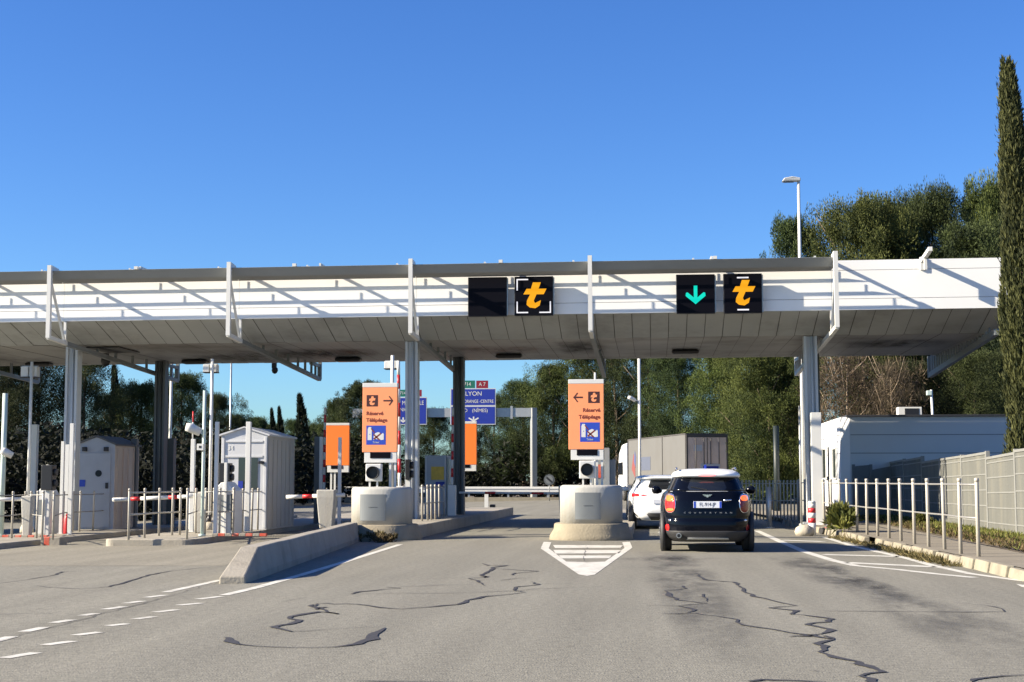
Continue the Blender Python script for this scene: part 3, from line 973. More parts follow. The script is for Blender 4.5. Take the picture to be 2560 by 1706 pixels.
def lane_sign(Y, px0, px1, py0, pym, pyb, left, label):
    a, c = at_y(px0, py0, Y), at_y(px1, pyb, Y)
    zm, zt, zb = Zh(px0, pym, Y), a.z, c.z
    zc = Zh(px0, py0 + 11, Y)
    x0, x1 = a.x, c.x
    s = (x1 - x0)
    base = 0.37 + ground_z(x0)
    t = thing('lane_sign', label, 'lane sign', ((x0 + x1) / 2, Y, base), 'orange lane signs')
    box(x0, x1, Y, Y + 0.16, zm, zc).build('panel', 'orange_sign', t, bevel=0.008)
    box(x0 - 0.004, x1 + 0.004, Y - 0.004, Y + 0.17, zc, zt).build('cap', 'white', t, bevel=0.008)
    b = MB()
    b.box(x0 + 0.05, x1 - 0.01, Y + 0.01, Y + 0.15, zb, zm - 0.002)
    b.m = 1
    b.box(x0 + 0.05 + s * 0.17, x1 - 0.01 - s * 0.17, Y - 0.004, Y + 0.012, zb + (zm - zb) * 0.42, zm - 0.006)
    b.build('message_box', ['white', 'screen'], t, bevel=0.004)
    b = MB()
    for u in (0.80, 0.94):
        b.box(x0 + s * u - 0.025, x0 + s * u + 0.025, Y + 0.04, Y + 0.10, base, zb)
    b.build('post', 'white', t)
    H = zc - zm
    iw = s * 0.325
    lx = x0 + s * 0.115 if not left else x0 + s * 0.56
    lz = zc - H * 0.295
    box(lx, lx + iw, Y - 0.0025, Y - 0.0005, lz, lz + iw).build('toll_logo', 'sign_brown', t)
    b = MB()
    u0, v0, k = lx + iw * 0.5, lz + iw * 0.5, iw / 2.0
    for pl in ([(-.12, .78), (.22, .78), (.30, .45), (.58, .45), (.50, .02), (.16, .02), (-.06, -.22), (-.42, -.22), (-.16, .0), (-.56, -.02), (-.5, .34), (-.2, .42)],
               [(-.42, -.22), (-.06, -.22), (.06, -.40), (.46, -.34), (.38, -.66), (.05, -.80), (-.34, -.70), (-.46, -.45)]):
        b.prism([(u0 + p[0] * k, Y - 0.0045, v0 + p[1] * k) for p in pl], (0, 0.0015, 0))
    b.build('toll_symbol', 'orange_sign', t)
    ax = x0 + s * (0.74 if not left else 0.28)
    az = lz + iw * 0.5
    sg = 1 if not left else -1
    b = MB()
    L = s * 0.14
    b.prism([(ax - L, Y - 0.003, az - 0.018), (ax + L * 0.9, Y - 0.003, az - 0.018), (ax + L * 0.9, Y - 0.003, az + 0.018), (ax - L, Y - 0.003, az + 0.018)], (0, 0.002, 0))
    for vz in (1, -1):
        b.prism([(ax + sg * L * 1.0, Y - 0.0038, az), (ax + sg * L * 0.25, Y - 0.0038, az + vz * L * 0.98), (ax + sg * L * 0.08, Y - 0.0038, az + vz * L * 0.86), (ax + sg * L * 0.72, Y - 0.0038, az)], (0, 0.002, 0))
    b.build('arrow', 'sign_brown', t)
    al, tx = ('LEFT', x0 + s * 0.11) if not left else ('RIGHT', x1 - s * 0.10)
    text('Réservé', H * 0.058, (tx, Y - 0.002, zc - H * 0.405), 'sign_text', t, align=al, bold=0.003, ext=0.001, squash=1.02)
    text('Télépéage', H * 0.058, (tx, Y - 0.002, zc - H * 0.508), 'sign_text', t, align=al, bold=0.003, ext=0.001, squash=1.0)
    px0_ = x0 + s * 0.115 if not left else x1 - s * 0.115 - s * 0.56
    pict_panel(t, px0_, px0_ + s * 0.56, zc - H * 0.885, zc - H * 0.59, Y)
    return t
lane_sign(34.9, 907, 992, 958, 1131, 1157, False, 'orange sign with a black arrow pointing right and a blue pictogram')
lane_sign(34.6, 1421, 1510, 949, 1124, 1150, True, 'orange sign with a black arrow pointing left and a blue pictogram')

def signal_lamp(Y, px0, px1, py0, py1, label):
    a, c = at_y(px0, py0, Y), at_y(px1, py1, Y)
    cx, cz = (a.x + c.x) / 2, (a.z + c.z) / 2
    r = (c.x - a.x) / 2 * 0.92
    base = 1.25 + ground_z(cx)
    t = thing('signal_lamp', label, 'signal lamp', (cx, Y, base), 'round signal lamps on the noses')
    box(a.x, c.x, Y, Y + 0.18, c.z, a.z).build('housing', 'white', t, bevel=0.02)
    n = 24
    b = MB()
    b.s = True
    ri = [[(cx + rr * math.cos(2 * math.pi * k / n), yy, cz + rr * math.sin(2 * math.pi * k / n)) for k in range(n)] for rr, yy in ((r * .86, Y - 0.002), (r * .86, Y - 0.16), (r * .8, Y - 0.16), (r * .78, Y - 0.01))]
    b.loft(ri, cap0=False, cap1=False)
    b.build('visor', 'plastic_grey', t)
    b = MB()
    b.poly([(cx + r * .8 * math.cos(2 * math.pi * k / n), Y - 0.008, cz + r * .8 * math.sin(2 * math.pi * k / n)) for k in range(n)])
    b.build('lens', 'black', t)
    b = MB()
    for dx in (-0.1, 0.08):
        b.box(cx + dx - 0.02, cx + dx + 0.02, Y + 0.06, Y + 0.1, base, c.z)
    b.build('stand', 'white', t)
signal_lamp(34.7, 914, 953, 1160, 1204, 'round dark signal lamp on the left concrete nose')
signal_lamp(34.4, 1448, 1488, 1152, 1197, 'round dark signal lamp on the right concrete nose')

# striped raised barriers and closed barrier arms
def striped_arm(b, p0, p1, r, n=9, phase=0, frac=0.45):
    p0, p1 = Vector(p0), Vector(p1)
    for k in range(n):
        b.m = (k + phase) % 2
        u0 = (k + (0 if (k + phase) % 2 == 0 else (1 - frac) * 0)) / n
        b.tube([p0.lerp(p1, u0), p0.lerp(p1, (k + 1) / n)], r, 10)
def raised_barrier(px, Y, py0, py1, wpx, n, label, phase=0, pxt=None, hz=0.95):
    base, top = at_y(px, py1, Y), at_y(pxt or px, py0, Y)
    g = ground_z(base.x) + 0.15
    t = thing('raised_barrier', label, 'barrier', (base.x, Y, g), 'striped barriers raised upright')
    b = MB()
    striped_arm(b, base, top, wpx / FPX * Y / 2, n, phase)
    b.build('arm', ['white', 'red'], t)
    box(base.x - 0.12, base.x + 0.12, Y - 0.12, Y + 0.16, g, base.z + 0.02).build('housing', 'white', t, bevel=0.02)
    return t
raised_barrier(999, 36.0, 903, 1218, 8.5, 9, 'tall red and white barrier raised beside the sign pointing right', 0, 996)
raised_barrier(1508, 35.8, 1148, 1210, 7, 3, 'short red and white barrier rod behind the sign pointing left', 0, 1504)
raised_barrier(810, 47, 1019, 1225, 6, 11, 'thin red and white barrier raised left of the blank orange sign', 0, 813)
raised_barrier(1130, 46, 1020, 1215, 6, 9, 'red and white barrier raised beside the dark middle column', 0, 1132)
raised_barrier(486, 41, 1150, 1232, 6, 5, 'short red and white rod by the leftmost closed gate housing', 1, 482)

def gate(pa, pb, Y, label, stripes, hx, hy, wpx=10, hw=.14):
    a, c = at_y(pa[0], pa[1], Y), at_y(pb[0], pb[1], Y)
    g = ground_z(hx) + 0.15
    t = thing('barrier_gate', label, 'barrier gate', (hx, Y, g), 'closed barrier gates across the lanes')
    b = MB()
    r = wpx / FPX * Y / 2
    for u0, u1, m in stripes:
        b.m = m
        b.tube([a.lerp(c, u0), a.lerp(c, u1)], r, 10)
    b.build('arm', ['white', 'red'], t)
    b = MB()
    b.loft([[(hx + sx * w, Y + sy * w * 0.9, z) for sx, sy in ((-1, -1), (1, -1), (1, 1), (-1, 1))] for w, z in ((hw * .7, g), (hw * .78, g + 0.2), (hw, g + 0.85), (hw, g + 1.05))])
    b.build('housing', 'white_block', t, bevel=0.03)
    return t
gate((282, 1250), (488, 1241), 38.0, 'white barrier arm with red bands reaching from the gabled booth towards the round-window booth', [(0, .22, 0), (.22, .34, 1), (.34, .68, 0), (.68, .79, 1), (.79, 1, 0)], X(500, 38), 0)
gate((716, 1243), (862, 1238), 40.0, 'white barrier arm with one red band left of the white concrete nose', [(0, .28, 0), (.28, .45, 1), (.45, 1, 0)], X(838, 41), 0, hw=.25)
gate((1148, 1232), (1400, 1234), 46.0, 'long white and dark red barrier arm across the open middle lane', [(0, .26, 0), (.26, .36, 1), (.36, .72, 0), (.72, .84, 1), (.84, 1, 0)], X(1408, 46), 0, 5.5)
gate((-60, 1250), (60, 1248), 37.0, 'white barrier arm crossing behind the leftmost railing posts', [(0, 1, 0)], X(72, 37), 0)

# ------------------------------------------------------------------ booths
def booth(px0, px1, Y, depth, zb, ze, zg, label, wall, side, kind):
    x0, x1 = X(px0, Y), X(px1, Y)
    xm = (x0 + x1) / 2
    g = ground_z(xm) + 0.15
    t = thing('toll_booth', label, 'toll booth', (xm, Y, g), 'toll booths')
    def gable(y, ov):
        return [(x0 - ov, y, g), (x1 + ov, y, g), (x1 + ov, y, ze), (xm, y, zg), (x0 - ov, y, ze)]
    b = MB()
    n = len(b.v)
    f, bk = gable(Y, 0), gable(Y + depth, 0)
    b.v += [Vector(p) for p in f + bk]
    b.face((0, 1, 2, 3, 4)); b.face((9, 8, 7, 6, 5))
    b.m = 1
    b.face((1, 6, 7, 2)); b.face((0, 4, 9, 5))
    b.build('wall', [wall, side], t)
    b = MB()
    for s_, xe in ((-1, x0), (1, x1)):
        b.prism([(xm, Y - 0.06, zg + 0.012), (xm, Y - 0.06, zg + 0.05), (xe + s_ * 0.06, Y - 0.06, ze + 0.02), (xe + s_ * 0.06, Y - 0.06, ze - 0.03)], (0, depth + 0.12, 0))
    b.build('roof', 'booth_wall' if kind == 2 else 'booth_roof', t)
    w = x1 - x0
    if kind == 1:
        dx0, dx1, dz1 = x0 + w * 0.10, x1 - w * 0.10, ze - 0.25
        d = box(dx0, dx1, Y - 0.03, Y - 0.003, g + 0.05, dz1).build('door', wall, t, bevel=0.006)
        n = 20
        cx, cz, r = xm + 0.06 * w + 0.04, Zh(250, 1184, Y), 0.10
        b = MB()
        b.prism([(cx + r * math.cos(2 * math.pi * k / n), Y - 0.045, cz + r * math.sin(2 * math.pi * k / n)) for k in range(n)], (0, 0.014, 0))
        b.build('round_window', 'booth_glass', d, local=False)
        box(dx1 - 0.14, dx1 - 0.06, Y - 0.06, Y - 0.031, cz - 0.45, cz - 0.28).build('handle', 'plastic_grey', d)
        box(x0 + 0.03, x0 + 0.30, Y - 0.048, Y - 0.032, Zh(200, 1217, Y), Zh(200, 1200, Y)).build('notice', 'blue_picto', t)
        for dxx in (0.22, 0.78):
            box(x0 + w * dxx - 0.06, x0 + w * dxx + 0.06, Y - 0.10, Y - 0.004, dz1 + 0.05, dz1 + 0.18).build('lamp', 'plastic_grey', t)
        b = MB()
        for k in range(4):
            yy = Y + 0.2 + k * (depth - 0.3) / 4
            b.box(x1 + 0.002, x1 + 0.022, yy, yy + 0.05, g + 0.1, ze - 0.1)
        b.build('side_ribs', side, t)
    else:
        b = MB()
        fw = 0.05
        for xa, xb, za, zb_ in ((x0 + .02, x0 + .09, g + .05, ze - .05), (x1 - .09, x1 - .02, g + .05, ze - .05), (x0 + .13, x1 - .13, ze - .20, ze - .15), (x0 + .13, x1 - .13, ze - .62, ze - .56)):
            b.box(xa, xb, Y - 0.028, Y - 0.003, za, zb_)
        b.build('trim', wall, t, bevel=0.005)
        za, zb_ = Zh(610, 1206, Y), Zh(610, 1142, Y)
        for pa, pb in ((596, 613), (625, 644)):
            box(X(pa, Y), X(pb, Y), Y - 0.02, Y - 0.003, za - 0.2, zb_).build('window', 'booth_glass', t)
        box(X(596, Y), X(608, Y), Y - 0.034, Y - 0.021, Zh(600, 1222, Y), Zh(600, 1203, Y)).build('notice', 'blue_sign', t)
        text('34', 0.13, (x0 + 0.26, Y - 0.008, ze - 0.36), 'white', t)
        box(X(649, Y), X(659, Y), Y - 0.2, Y - 0.003, Zh(650, 1160, Y), Zh(650, 1153, Y)).build('lamp', 'black', t, bevel=0.01)
        b = MB()
        for k in range(7):
            yy = Y + 0.08 + k * (depth - 0.2) / 6
            b.box(x1 + 0.002, x1 + 0.02, yy, yy + 0.05, g + 0.05, ze - 0.12)
        b.build('side_ribs', side, t)
    return t
booth(190, 286, 43.2, 2.1, 0, Zh(286, 1112, 43.2), Zh(240, 1093, 43.2), 'grey gabled toll booth with a round window in its door', 'booth_grey', 'booth_rust', 1)
booth(552, 668, 40.2, 3.1, 0, Zh(668, 1088, 40.2), Zh(607, 1071, 40.2), 'pale grey gabled toll booth with tall dark windows and ribbed side', 'booth_wall', 'booth_side', 2)
# kiosk behind the first front column
def kiosk(px0, px1, py0, Y, depth, label):
    x0, x1 = X(px0, Y), X(px1, Y)
    zt = Zh(px0, py0, Y)
    g = ground_z(x0) + 0.32
    t = thing('payment_kiosk', label, 'payment kiosk', ((x0 + x1) / 2, Y, g))
    box(x0, x1, Y, Y + depth, g, zt).build('cabinet', 'booth_grey', t, bevel=0.02)
    box(X(1078, Y), X(1110, Y), Y - 0.02, Y - 0.003, Zh(1090, 1200, Y), Zh(1090, 1167, Y)).build('poster', 'safety_yellow', t)
    box(X(1090, Y), X(1112, Y), Y - 0.08, Y - 0.003, Zh(1090, 1215, Y), Zh(1090, 1205, Y)).build('card_reader', 'blue_sign', t)
    box(x1 + 0.002, x1 + 0.05, Y + 0.1, Y + depth - 0.1, g, zt - 0.1).build('side_door', 'pale_green', t)
    b = MB()
    b.box(x0 + 0.02, x0 + 0.06, Y - 0.012, Y - 0.003, g + 0.2, zt - 0.05)
    b.box(x1 - 0.06, x1 - 0.02, Y - 0.012, Y - 0.003, g + 0.2, zt - 0.05)
    b.build('trim', 'booth_wall', t)
kiosk(1062, 1116, 1139, 47.5, 1.4, 'blue grey payment kiosk with a yellow poster between the middle columns')

# blank orange boards at the far ends of the islands
def orange_board(px0, px1, py0, pym, pyb, Y, label):
    a, c = at_y(px0, py0, Y), at_y(px1, pyb, Y)
    zc, zm = Zh(px0, py0 + 6, Y), Zh(px0, pym, Y)
    g = ground_z(a.x) + 0.2
    t = thing('orange_board', label, 'lane sign', ((a.x + c.x) / 2, Y, g), 'blank orange boards beyond the canopy')
    box(a.x, c.x, Y, Y + 0.16, zm, zc).build('panel', 'orange_deep', t, bevel=0.008)
    box(a.x, c.x, Y - 0.006, Y + 0.166, zc, a.z).build('cap', 'white', t, bevel=0.008)
    s = c.x - a.x
    b = MB()
    b.box(a.x + 0.05, c.x - 0.02, Y + 0.01, Y + 0.15, c.z, zm - 0.002)
    b.m = 1
    b.box(a.x + 0.2, c.x - 0.25, Y - 0.004, Y + 0.012, c.z + (zm - c.z) * 0.5, zm - 0.01)
    b.build('message_box', ['white', 'screen'], t)
    b = MB()
    for u in (0.18, 0.34):
        b.box(a.x + s * u, a.x + s * u + 0.07, Y + 0.05, Y + 0.11, g, c.z)
    b.build('post', 'white', t)
orange_board(816, 872, 1058, 1164, 1181, 57, 'blank orange board on the left, just above a barrier arm')
orange_board(1134, 1191, 1054, 1162, 1178, 57, 'blank orange board half hidden behind the dark middle column')

# ------------------------------------------------------------------ poles, terminals and small equipment on the islands
def slim_post(px, py0, pyb, wpx, m, label, grp, name='post', Y=None, cat='post', dz=0.15, square=True, pxt=None):
    if Y is None:
        p = on_ground(px, pyb, dz)
    else:
        x = X(px, Y)
        p = Vector((x, Y, ground_z(x) + dz))
    dep = (p - CAM).dot(RM @ Vector((0, 0, -1)))
    w = wpx / FPX * dep
    zt = Zh(px, py0, p.y)
    b = MB()
    if square:
        b.box(p.x - w / 2, p.x + w / 2, p.y - w / 2, p.y + w / 2, p.z, zt)
        b.box(p.x - w * 0.9, p.x + w * 0.9, p.y - w * 0.9, p.y + w * 0.9, p.z, p.z + 0.015)
    else:
        b.tube([p, (p.x, p.y, zt)], w / 2, 10)
        b.tube([p, p + Vector((0, 0, 0.03))], w * 1.1, 10)
    o = b.build(name, m, origin=p, bevel=0.006 if square else 0)
    tag(o, label, cat, grp)
    return o, p, zt
PW = 'white posts on the islands'
slim_post(81, 1062, 1322, 14, 'white', 'broad white post just right of the leftmost floodlight pole', PW)
slim_post(114, 1162, 1334, 6.5, 'white', 'slim white post in front of the dark light box at far left', PW)
slim_post(152, 1104, 1335, 8, 'white', 'white post against the left edge of the leftmost column', PW)
slim_post(163, 1112, 1330, 15, 'white', 'broad white post standing directly before the leftmost column', PW)
slim_post(174, 1059, 1337, 9.5, 'white', 'tall narrow white post overlapping the leftmost column', PW)
slim_post(479, 1098, 1331, 10, 'white', 'white post below the small red beacon', PW)
slim_post(538, 1055, 1340, 9, 'white', 'narrow white post just right of the second floodlight pole', PW)
slim_post(562, 1157, 1336, 7, 'white', 'slim white post in front of the dark light box by the gabled booth', PW)
slim_post(618, 1055, 1329, 12, 'white', 'tall broad white post covering the gable of the pale booth', PW)
slim_post(802, 1093, 1300, 7.5, 'white', 'white post beside the dark post left of the blank orange board', PW, Y=45)
slim_post(849, 1094, 1300, 8, 'white', 'white post standing before the blank orange board', PW, Y=42)
slim_post(2002, 1015, 1303, 6, 'galvanised', 'thin grey pipe against the left of the right-hand column', None, name='pipe', cat='pipe', Y=41.2, square=False)
o, p, zt = slim_post(2042, 1032, 1318, 25, 'white', 'broad white utility cabinet post in front of the right-hand column', None, name='utility_post', cat='utility post', Y=41.3)
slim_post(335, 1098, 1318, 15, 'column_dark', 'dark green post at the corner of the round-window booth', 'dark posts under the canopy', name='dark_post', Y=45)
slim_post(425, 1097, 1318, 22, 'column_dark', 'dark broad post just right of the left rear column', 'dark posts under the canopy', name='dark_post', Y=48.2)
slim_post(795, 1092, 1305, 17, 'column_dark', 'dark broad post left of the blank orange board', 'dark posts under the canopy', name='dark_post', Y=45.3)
slim_post(423, 908, 1300, 7.5, 'white', 'white pole whose sunlit top rises beside the left rear column', None, name='pole', cat='pole', Y=52, square=False)

def footing(px, py, r):
    p = on_ground(px, py, 0.15)
    b = MB()
    b.s = True
    n = 12
    b.loft([[(p.x + rr * math.cos(2 * math.pi * k / n), p.y + rr * math.sin(2 * math.pi * k / n), p.z + z) for k in range(n)] for rr, z in ((r, -0.02), (r * .97, 0.1), (r * .75, 0.2), (r * .3, 0.23))])
    return b, p
def flood_pole(px, py0, pyb, bx0, bx1, by0, by1, label, Y=None, dz=0.15, foot=True):
    if Y is None:
        p = on_ground(px, pyb, dz)
    else:
        x = X(px, Y)
        p = Vector((x, Y, ground_z(x) + dz))
    zt = Zh(px, py0, p.y)
    t = thing('floodlight_pole', label, 'floodlight pole', p, 'floodlight poles at the canopy edge')
    b = MB()
    b.tube([(p.x, p.y, p.z + 0.12), (p.x, p.y, zt)], 0.045, 10)
    b.build('pole', 'white', t)
    if foot:
        b, _ = footing(px, pyb, 0.2)
        b.build('footing', 'stone', t)
        cyl((p.x, p.y, p.z + 0.2), (p.x, p.y, p.z + 0.42), 0.06).build('sleeve', 'black', t)
    a, c = at_y(bx0, by0, p.y + 0.1), at_y(bx1, by1, p.y + 0.1)
    w = (c.x - a.x) * 0.46
    for xa, xb in ((a.x, a.x + w), (c.x - w, c.x)):
        b = MB()
        b.box(xa, xb, p.y + 0.07, p.y + 0.32, c.z, a.z)
        b.m = 1
        b.box(xa - 0.01, xb + 0.01, p.y + 0.03, p.y + 0.34, c.z - 0.015, c.z + 0.01)
        b.build('floodlight', ['white', 'plastic_grey'], t, bevel=0.012)
    b = MB()
    b.bar((a.x, p.y + 0.2, a.z + 0.01), (c.x, p.y + 0.2, a.z + 0.01), 0.05, 0.04)
    b.build('crossbar', 'galvanised', t)
    return t
flood_pole(67, 905, 1330, 53, 92, 917, 943, 'leftmost white floodlight pole with two lamp boxes on a stone footing')
flood_pole(523, 898, 1326, 508, 542, 912, 931, 'white floodlight pole with twin lamps left of the gabled booth')
flood_pole(979, 889, 1300, 961, 996, 904, 922, 'floodlight pole rising behind the orange sign pointing right', Y=36.6, dz=0.32, foot=False)

def camera_pole(px, py0, pyb, wpx, m, cams, label, Y=None, dz=0.15):
    if Y is None:
        p = on_ground(px, pyb, dz)
    else:
        x = X(px, Y)
        p = Vector((x, Y, ground_z(x) + dz))
    zt = Zh(px, py0, p.y)
    t = thing('camera_pole', label, 'camera pole', p)
    dep = (p - CAM).dot(RM @ Vector((0, 0, -1)))
    b = MB()
    b.tube([p, (p.x, p.y, zt)], wpx / FPX * dep / 2, 10)
    b.tube([p, p + Vector((0, 0, 0.05))], wpx / FPX * dep, 10)
    b.build('pole', m, t)
    for x0, y0, x1, y1, kind in cams:
        a, c = at_y(x0, y0, p.y - 0.1), at_y(x1, y1, p.y - 0.1)
        b = MB()
        if kind == 'box':
            b.box(a.x, c.x, p.y - 0.16, p.y - 0.02, c.z, a.z)
            b.m = 1
            b.box((a.x + c.x) / 2 - 0.03, (a.x + c.x) / 2 + 0.03, p.y - 0.166, p.y - 0.158, (a.z + c.z) / 2 - 0.03, (a.z + c.z) / 2 + 0.03)
            o = b.build('camera_box', ['white', 'plastic_grey'], t, bevel=0.015)
        else:
            zc = (a.z + c.z) / 2
            r = (a.z - c.z) * 0.36
            b.tube([(a.x, p.y - 0.22, zc + 0.05), (a.x + (c.x - a.x) * .3, p.y - 0.18, zc + 0.03), (c.x, p.y - 0.08, zc - 0.08)], [r * 0.8, r, r * 0.85], 12)
            o = b.build('camera', 'white', t)
        b = MB()
        b.bar(((a.x + c.x) / 2, p.y - 0.1, (a.z + c.z) / 2 - 0.05), (p.x, p.y, (a.z + c.z) / 2 - 0.1), 0.05, 0.05)
        b.build('bracket', 'galvanised', t)
    return t
camera_pole(2, 984, 1342, 13, 'pale_green', [(7, 1118, 30, 1146, 'cam')], 'pale green pole at the left picture edge with a white camera')
camera_pole(505, 977, 1341, 8.5, 'pale_green', [(469, 1056, 500, 1090, 'cam'), (494, 1110, 510, 1126, 'box')], 'grey green pole carrying a bulky white camera and a small box')
camera_pole(1600, 897, 1222, 7.5, 'white', [(1571, 990, 1588, 1004, 'cam')], 'tall white pole with a small camera in front of the lorry', Y=62, dz=0)
# red beacon on its thin rod above the white post
b = MB()
p = on_ground(477, 1331, 0.15)
zb, zt = Zh(477, 1098, p.y), Zh(477, 1029, p.y)
b.tube([(p.x, p.y, zb + 0.002), (p.x, p.y, zb + 0.45)], 0.02, 8)
b.m = 1
b.tube([(p.x, p.y, zb + 0.45), (p.x, p.y, zt)], 0.022, 8)
tag(b.build('beacon', ['white', 'red'], origin=(p.x, p.y, zb)), 'small red tipped beacon rod on top of a white post', 'beacon')

def terminal(px0, px1, py0, pyb, label, Y=None, dz=0.15):
    if Y is None:
        p = on_ground((px0 + px1) / 2, pyb, dz)
        Y = p.y
    x0, x1 = X(px0, Y), X(px1, Y)
    g = ground_z((x0 + x1) / 2) + dz
    zt = Zh(px0, py0, Y)
    t = thing('payment_terminal', label, 'payment terminal', ((x0 + x1) / 2, Y, g), 'payment terminals')
    xm = (x0 + x1) / 2
    b = MB()
    b.prism([(x0, Y, g), (x1, Y, g), (x1, Y, zt - 0.22), (xm + 0.05, Y, zt), (xm - 0.1, Y, zt - 0.02), (x0, Y, zt - 0.2)], (0, 0.7, 0))
    b.build('housing', 'white', t, bevel=0.02)
    b = MB()
    b.box(x0 + 0.07, x1 - 0.1, Y - 0.012, Y - 0.002, zt - 0.75, zt - 0.32)
    b.build('keypad', 'panel_grey', t)
    b = MB()
    b.box(x1 - 0.09, x1 - 0.04, Y - 0.012, Y - 0.002, g + 0.1, zt - 0.3)
    b.build('slot', 'black', t)
    return t
terminal(92, 127, 1220, 1336, 'white payment terminal with pointed top beside the leftmost column')
terminal(536, 588, 1205, 1336, 'white payment terminal with pointed top in front of the gabled booth')
def light_box(px0, px1, py0, py1, Y, label, zs=None):
    a, c = at_y(px0, py0, Y), at_y(px1, py1, Y)
    x = (a.x + c.x) / 2
    g = ground_z(x) + 0.15
    t = thing('light_box', label, 'traffic light', (x, Y, g), 'dark light boxes facing the lanes')
    box(a.x, c.x, Y, Y + 0.3, c.z, a.z).build('housing', 'black', t, bevel=0.015)
    b = MB()
    b.box(x - 0.05, x + 0.05, Y + 0.1, Y + 0.2, g, c.z)
    b.build('post', 'white', t)
    b = MB()
    for k in range(2):
        zc = c.z + (a.z - c.z) * (0.28 + 0.44 * k)
        b.tube([(c.x + 0.002, Y + 0.15, zc), (c.x + 0.07, Y + 0.15, zc)], 0.09, 12)
    b.build('visor', 'plastic_grey', t)
light_box(103, 129, 1163, 1226, 37.2, 'dark light box above the leftmost payment terminal')
light_box(548, 573, 1158, 1207, 37.6, 'dark light box above the payment terminal of the gabled booth')
light_box(1013, 1024, 1149, 1200, 36.4, 'dark light box beside the front middle column')
# fire extinguisher
p = on_ground(167, 1335, 0.15)
t = thing('fire_extinguisher', 'red fire extinguisher standing at the foot of the leftmost column', 'fire extinguisher', p)
b = MB()
b.tube([p, p + Vector((0, 0, 0.03)), p + Vector((0, 0, 0.42)), p + Vector((0, 0, 0.50)), p + Vector((0, 0, 0.54))], [0.08, 0.09, 0.09, 0.05, 0.025], 14)
b.build('cylinder', 'red', t)
b = MB()
b.bar(p + Vector((-0.02, 0, 0.55)), p + Vector((0.1, -0.02, 0.60)), 0.03, 0.02)
b.tube([p + Vector((0.02, 0, 0.55)), p + Vector((0.12, -0.02, 0.48)), p + Vector((0.11, -0.03, 0.2))], 0.012, 6)
b.build('handle', 'black', t)
# painted kerb block at the break in the left island
p = on_ground(112, 1363)
b = MB()
for k, (xa, xb) in enumerate(((0.02, 0.10), (0.10, 0.24), (0.24, 0.50))):
    b.m = 1 if k == 1 else 0
    b.box(p.x + xa, p.x + xb, p.y - 0.3, p.y + 0.15, p.z - 0.05, p.z + 0.20)
tag(b.build('kerb_block', ['concrete', 'red_brick_paint'], origin=p, bevel=0.012), 'concrete kerb block with a red painted patch at the left island', 'kerb block')
for i, (px, lab) in enumerate(((20, 'red and white painted kerb strip under the leftmost railing'), (560, 'red and white painted kerb strip under the railing before the gabled booth'))):
    b = MB()
    p = on_ground(px, 1344 if i == 0 else 1340, 0.15)
    for k in range(8):
        b.m = k % 2
        b.box(p.x - 0.3 + k * 0.17, p.x - 0.3 + k * 0.17 + 0.165, p.y - 0.06, p.y + 0.06, p.z - 0.01, p.z + 0.06)
    tag(b.build('kerb_strip', ['concrete', 'red_brick_paint'], origin=p, bevel=0.01), lab, 'kerb strip', 'red and white kerb strips')
# grey cabinet behind the right nose sign
Y = 35.6
a, c = at_y(1480, 1150, Y), at_y(1538, 1214, Y)
t = thing('control_cabinet', 'grey control cabinet behind the sign pointing left', 'cabinet', ((a.x + c.x) / 2, Y, 0.22))
box(a.x, c.x, Y, Y + 0.5, 0.22, a.z).build('cabinet', 'grey_cabinet', t, bevel=0.01)
b = MB()
b.box(X(1511, Y), X(1524, Y), Y - 0.05, Y - 0.004, 0.5, Zh(1515, 1120, Y))
b.build('conduit', 'galvanised', t)
box(X(1490, Y), X(1506, Y), Y - 0.014, Y - 0.003, Zh(1490, 1195, Y), Zh(1490, 1162, Y)).build('label_plate', 'red_brick_paint', t)
slim_post(1489, 932, 1300, 5.5, 'white', 'thin white rod rising above the sign pointing left', None, name='rod', cat='rod', Y=35.4, dz=0.22, square=False)
# hanging dome cameras under the canopy
def dome(px, py, Y, label, r):
    p = at_y(px, py, Y)
    t = thing('dome_camera', label, 'camera', p, 'cameras hanging under the canopy')
    b = MB()
    b.tube([(p.x, p.y, p.z + 0.05), (p.x, p.y, 5.36)], 0.03, 8)
    b.build('stem', 'plastic_grey', t)
    b = MB()
    b.tube([p + Vector((0, 0, r)), p + Vector((0, 0, r * .8)), p + Vector((0, 0, 0)), p + Vector((0, 0, -r * .7)), p + Vector((0, 0, -r))], [r * .5, r * .9, r, r * .7, r * .2], 14)
    b.build('dome', 'black', t)
    box(p.x - r * .9, p.x + r * .5, p.y - r * .6, p.y + r * .6, p.z + r * .8, p.z + r * 2.4).build('bracket', 'black', t, bevel=0.01)
dome(264, 905, 44.5, 'large dark camera hanging under the canopy right of the leftmost column', 0.15)
dome(687, 927, 49.4, 'small dark dome camera hanging at the rear canopy edge', 0.11)

# ------------------------------------------------------------------ railings
def railing(label, pts, h, m='rail_paint', dz=0.15, r=0.028, rails=(0.94, 0.50), mr=None, rr=0.016, grp='steel pipe railings', extend=0.0):
    P = [on_ground(x, y, dz) for x, y in pts]
    t = thing('railing', label, 'railing', P[0], grp)
    b = MB()
    b.tube([(0, 0, 0), (0, 0, h - 0.01), (0, 0, h)], [r, r, r * 0.7], 10)
    b.tube([(0, 0, h - 0.03), (0, 0, h + 0.025), (0, 0, h + 0.035)], [r * 1.15, r * 1.15, r * 0.5], 10)
    first = b.build('post', m, t, local=True)
    for p in P[1:]:
        c = first.copy()
        COL.objects.link(c)
        c.parent = t
        c.location = p - P[0]
        c.rotation_euler = (random.uniform(-.012, .012), random.uniform(-.012, .012), 0)
    for u in rails:
        b = MB()
        pp = [p + Vector((0, 0.0, h * u)) for p in P]
        b.tube(pp, rr, 8)
        b.build('rail', mr or m, t)
    return t
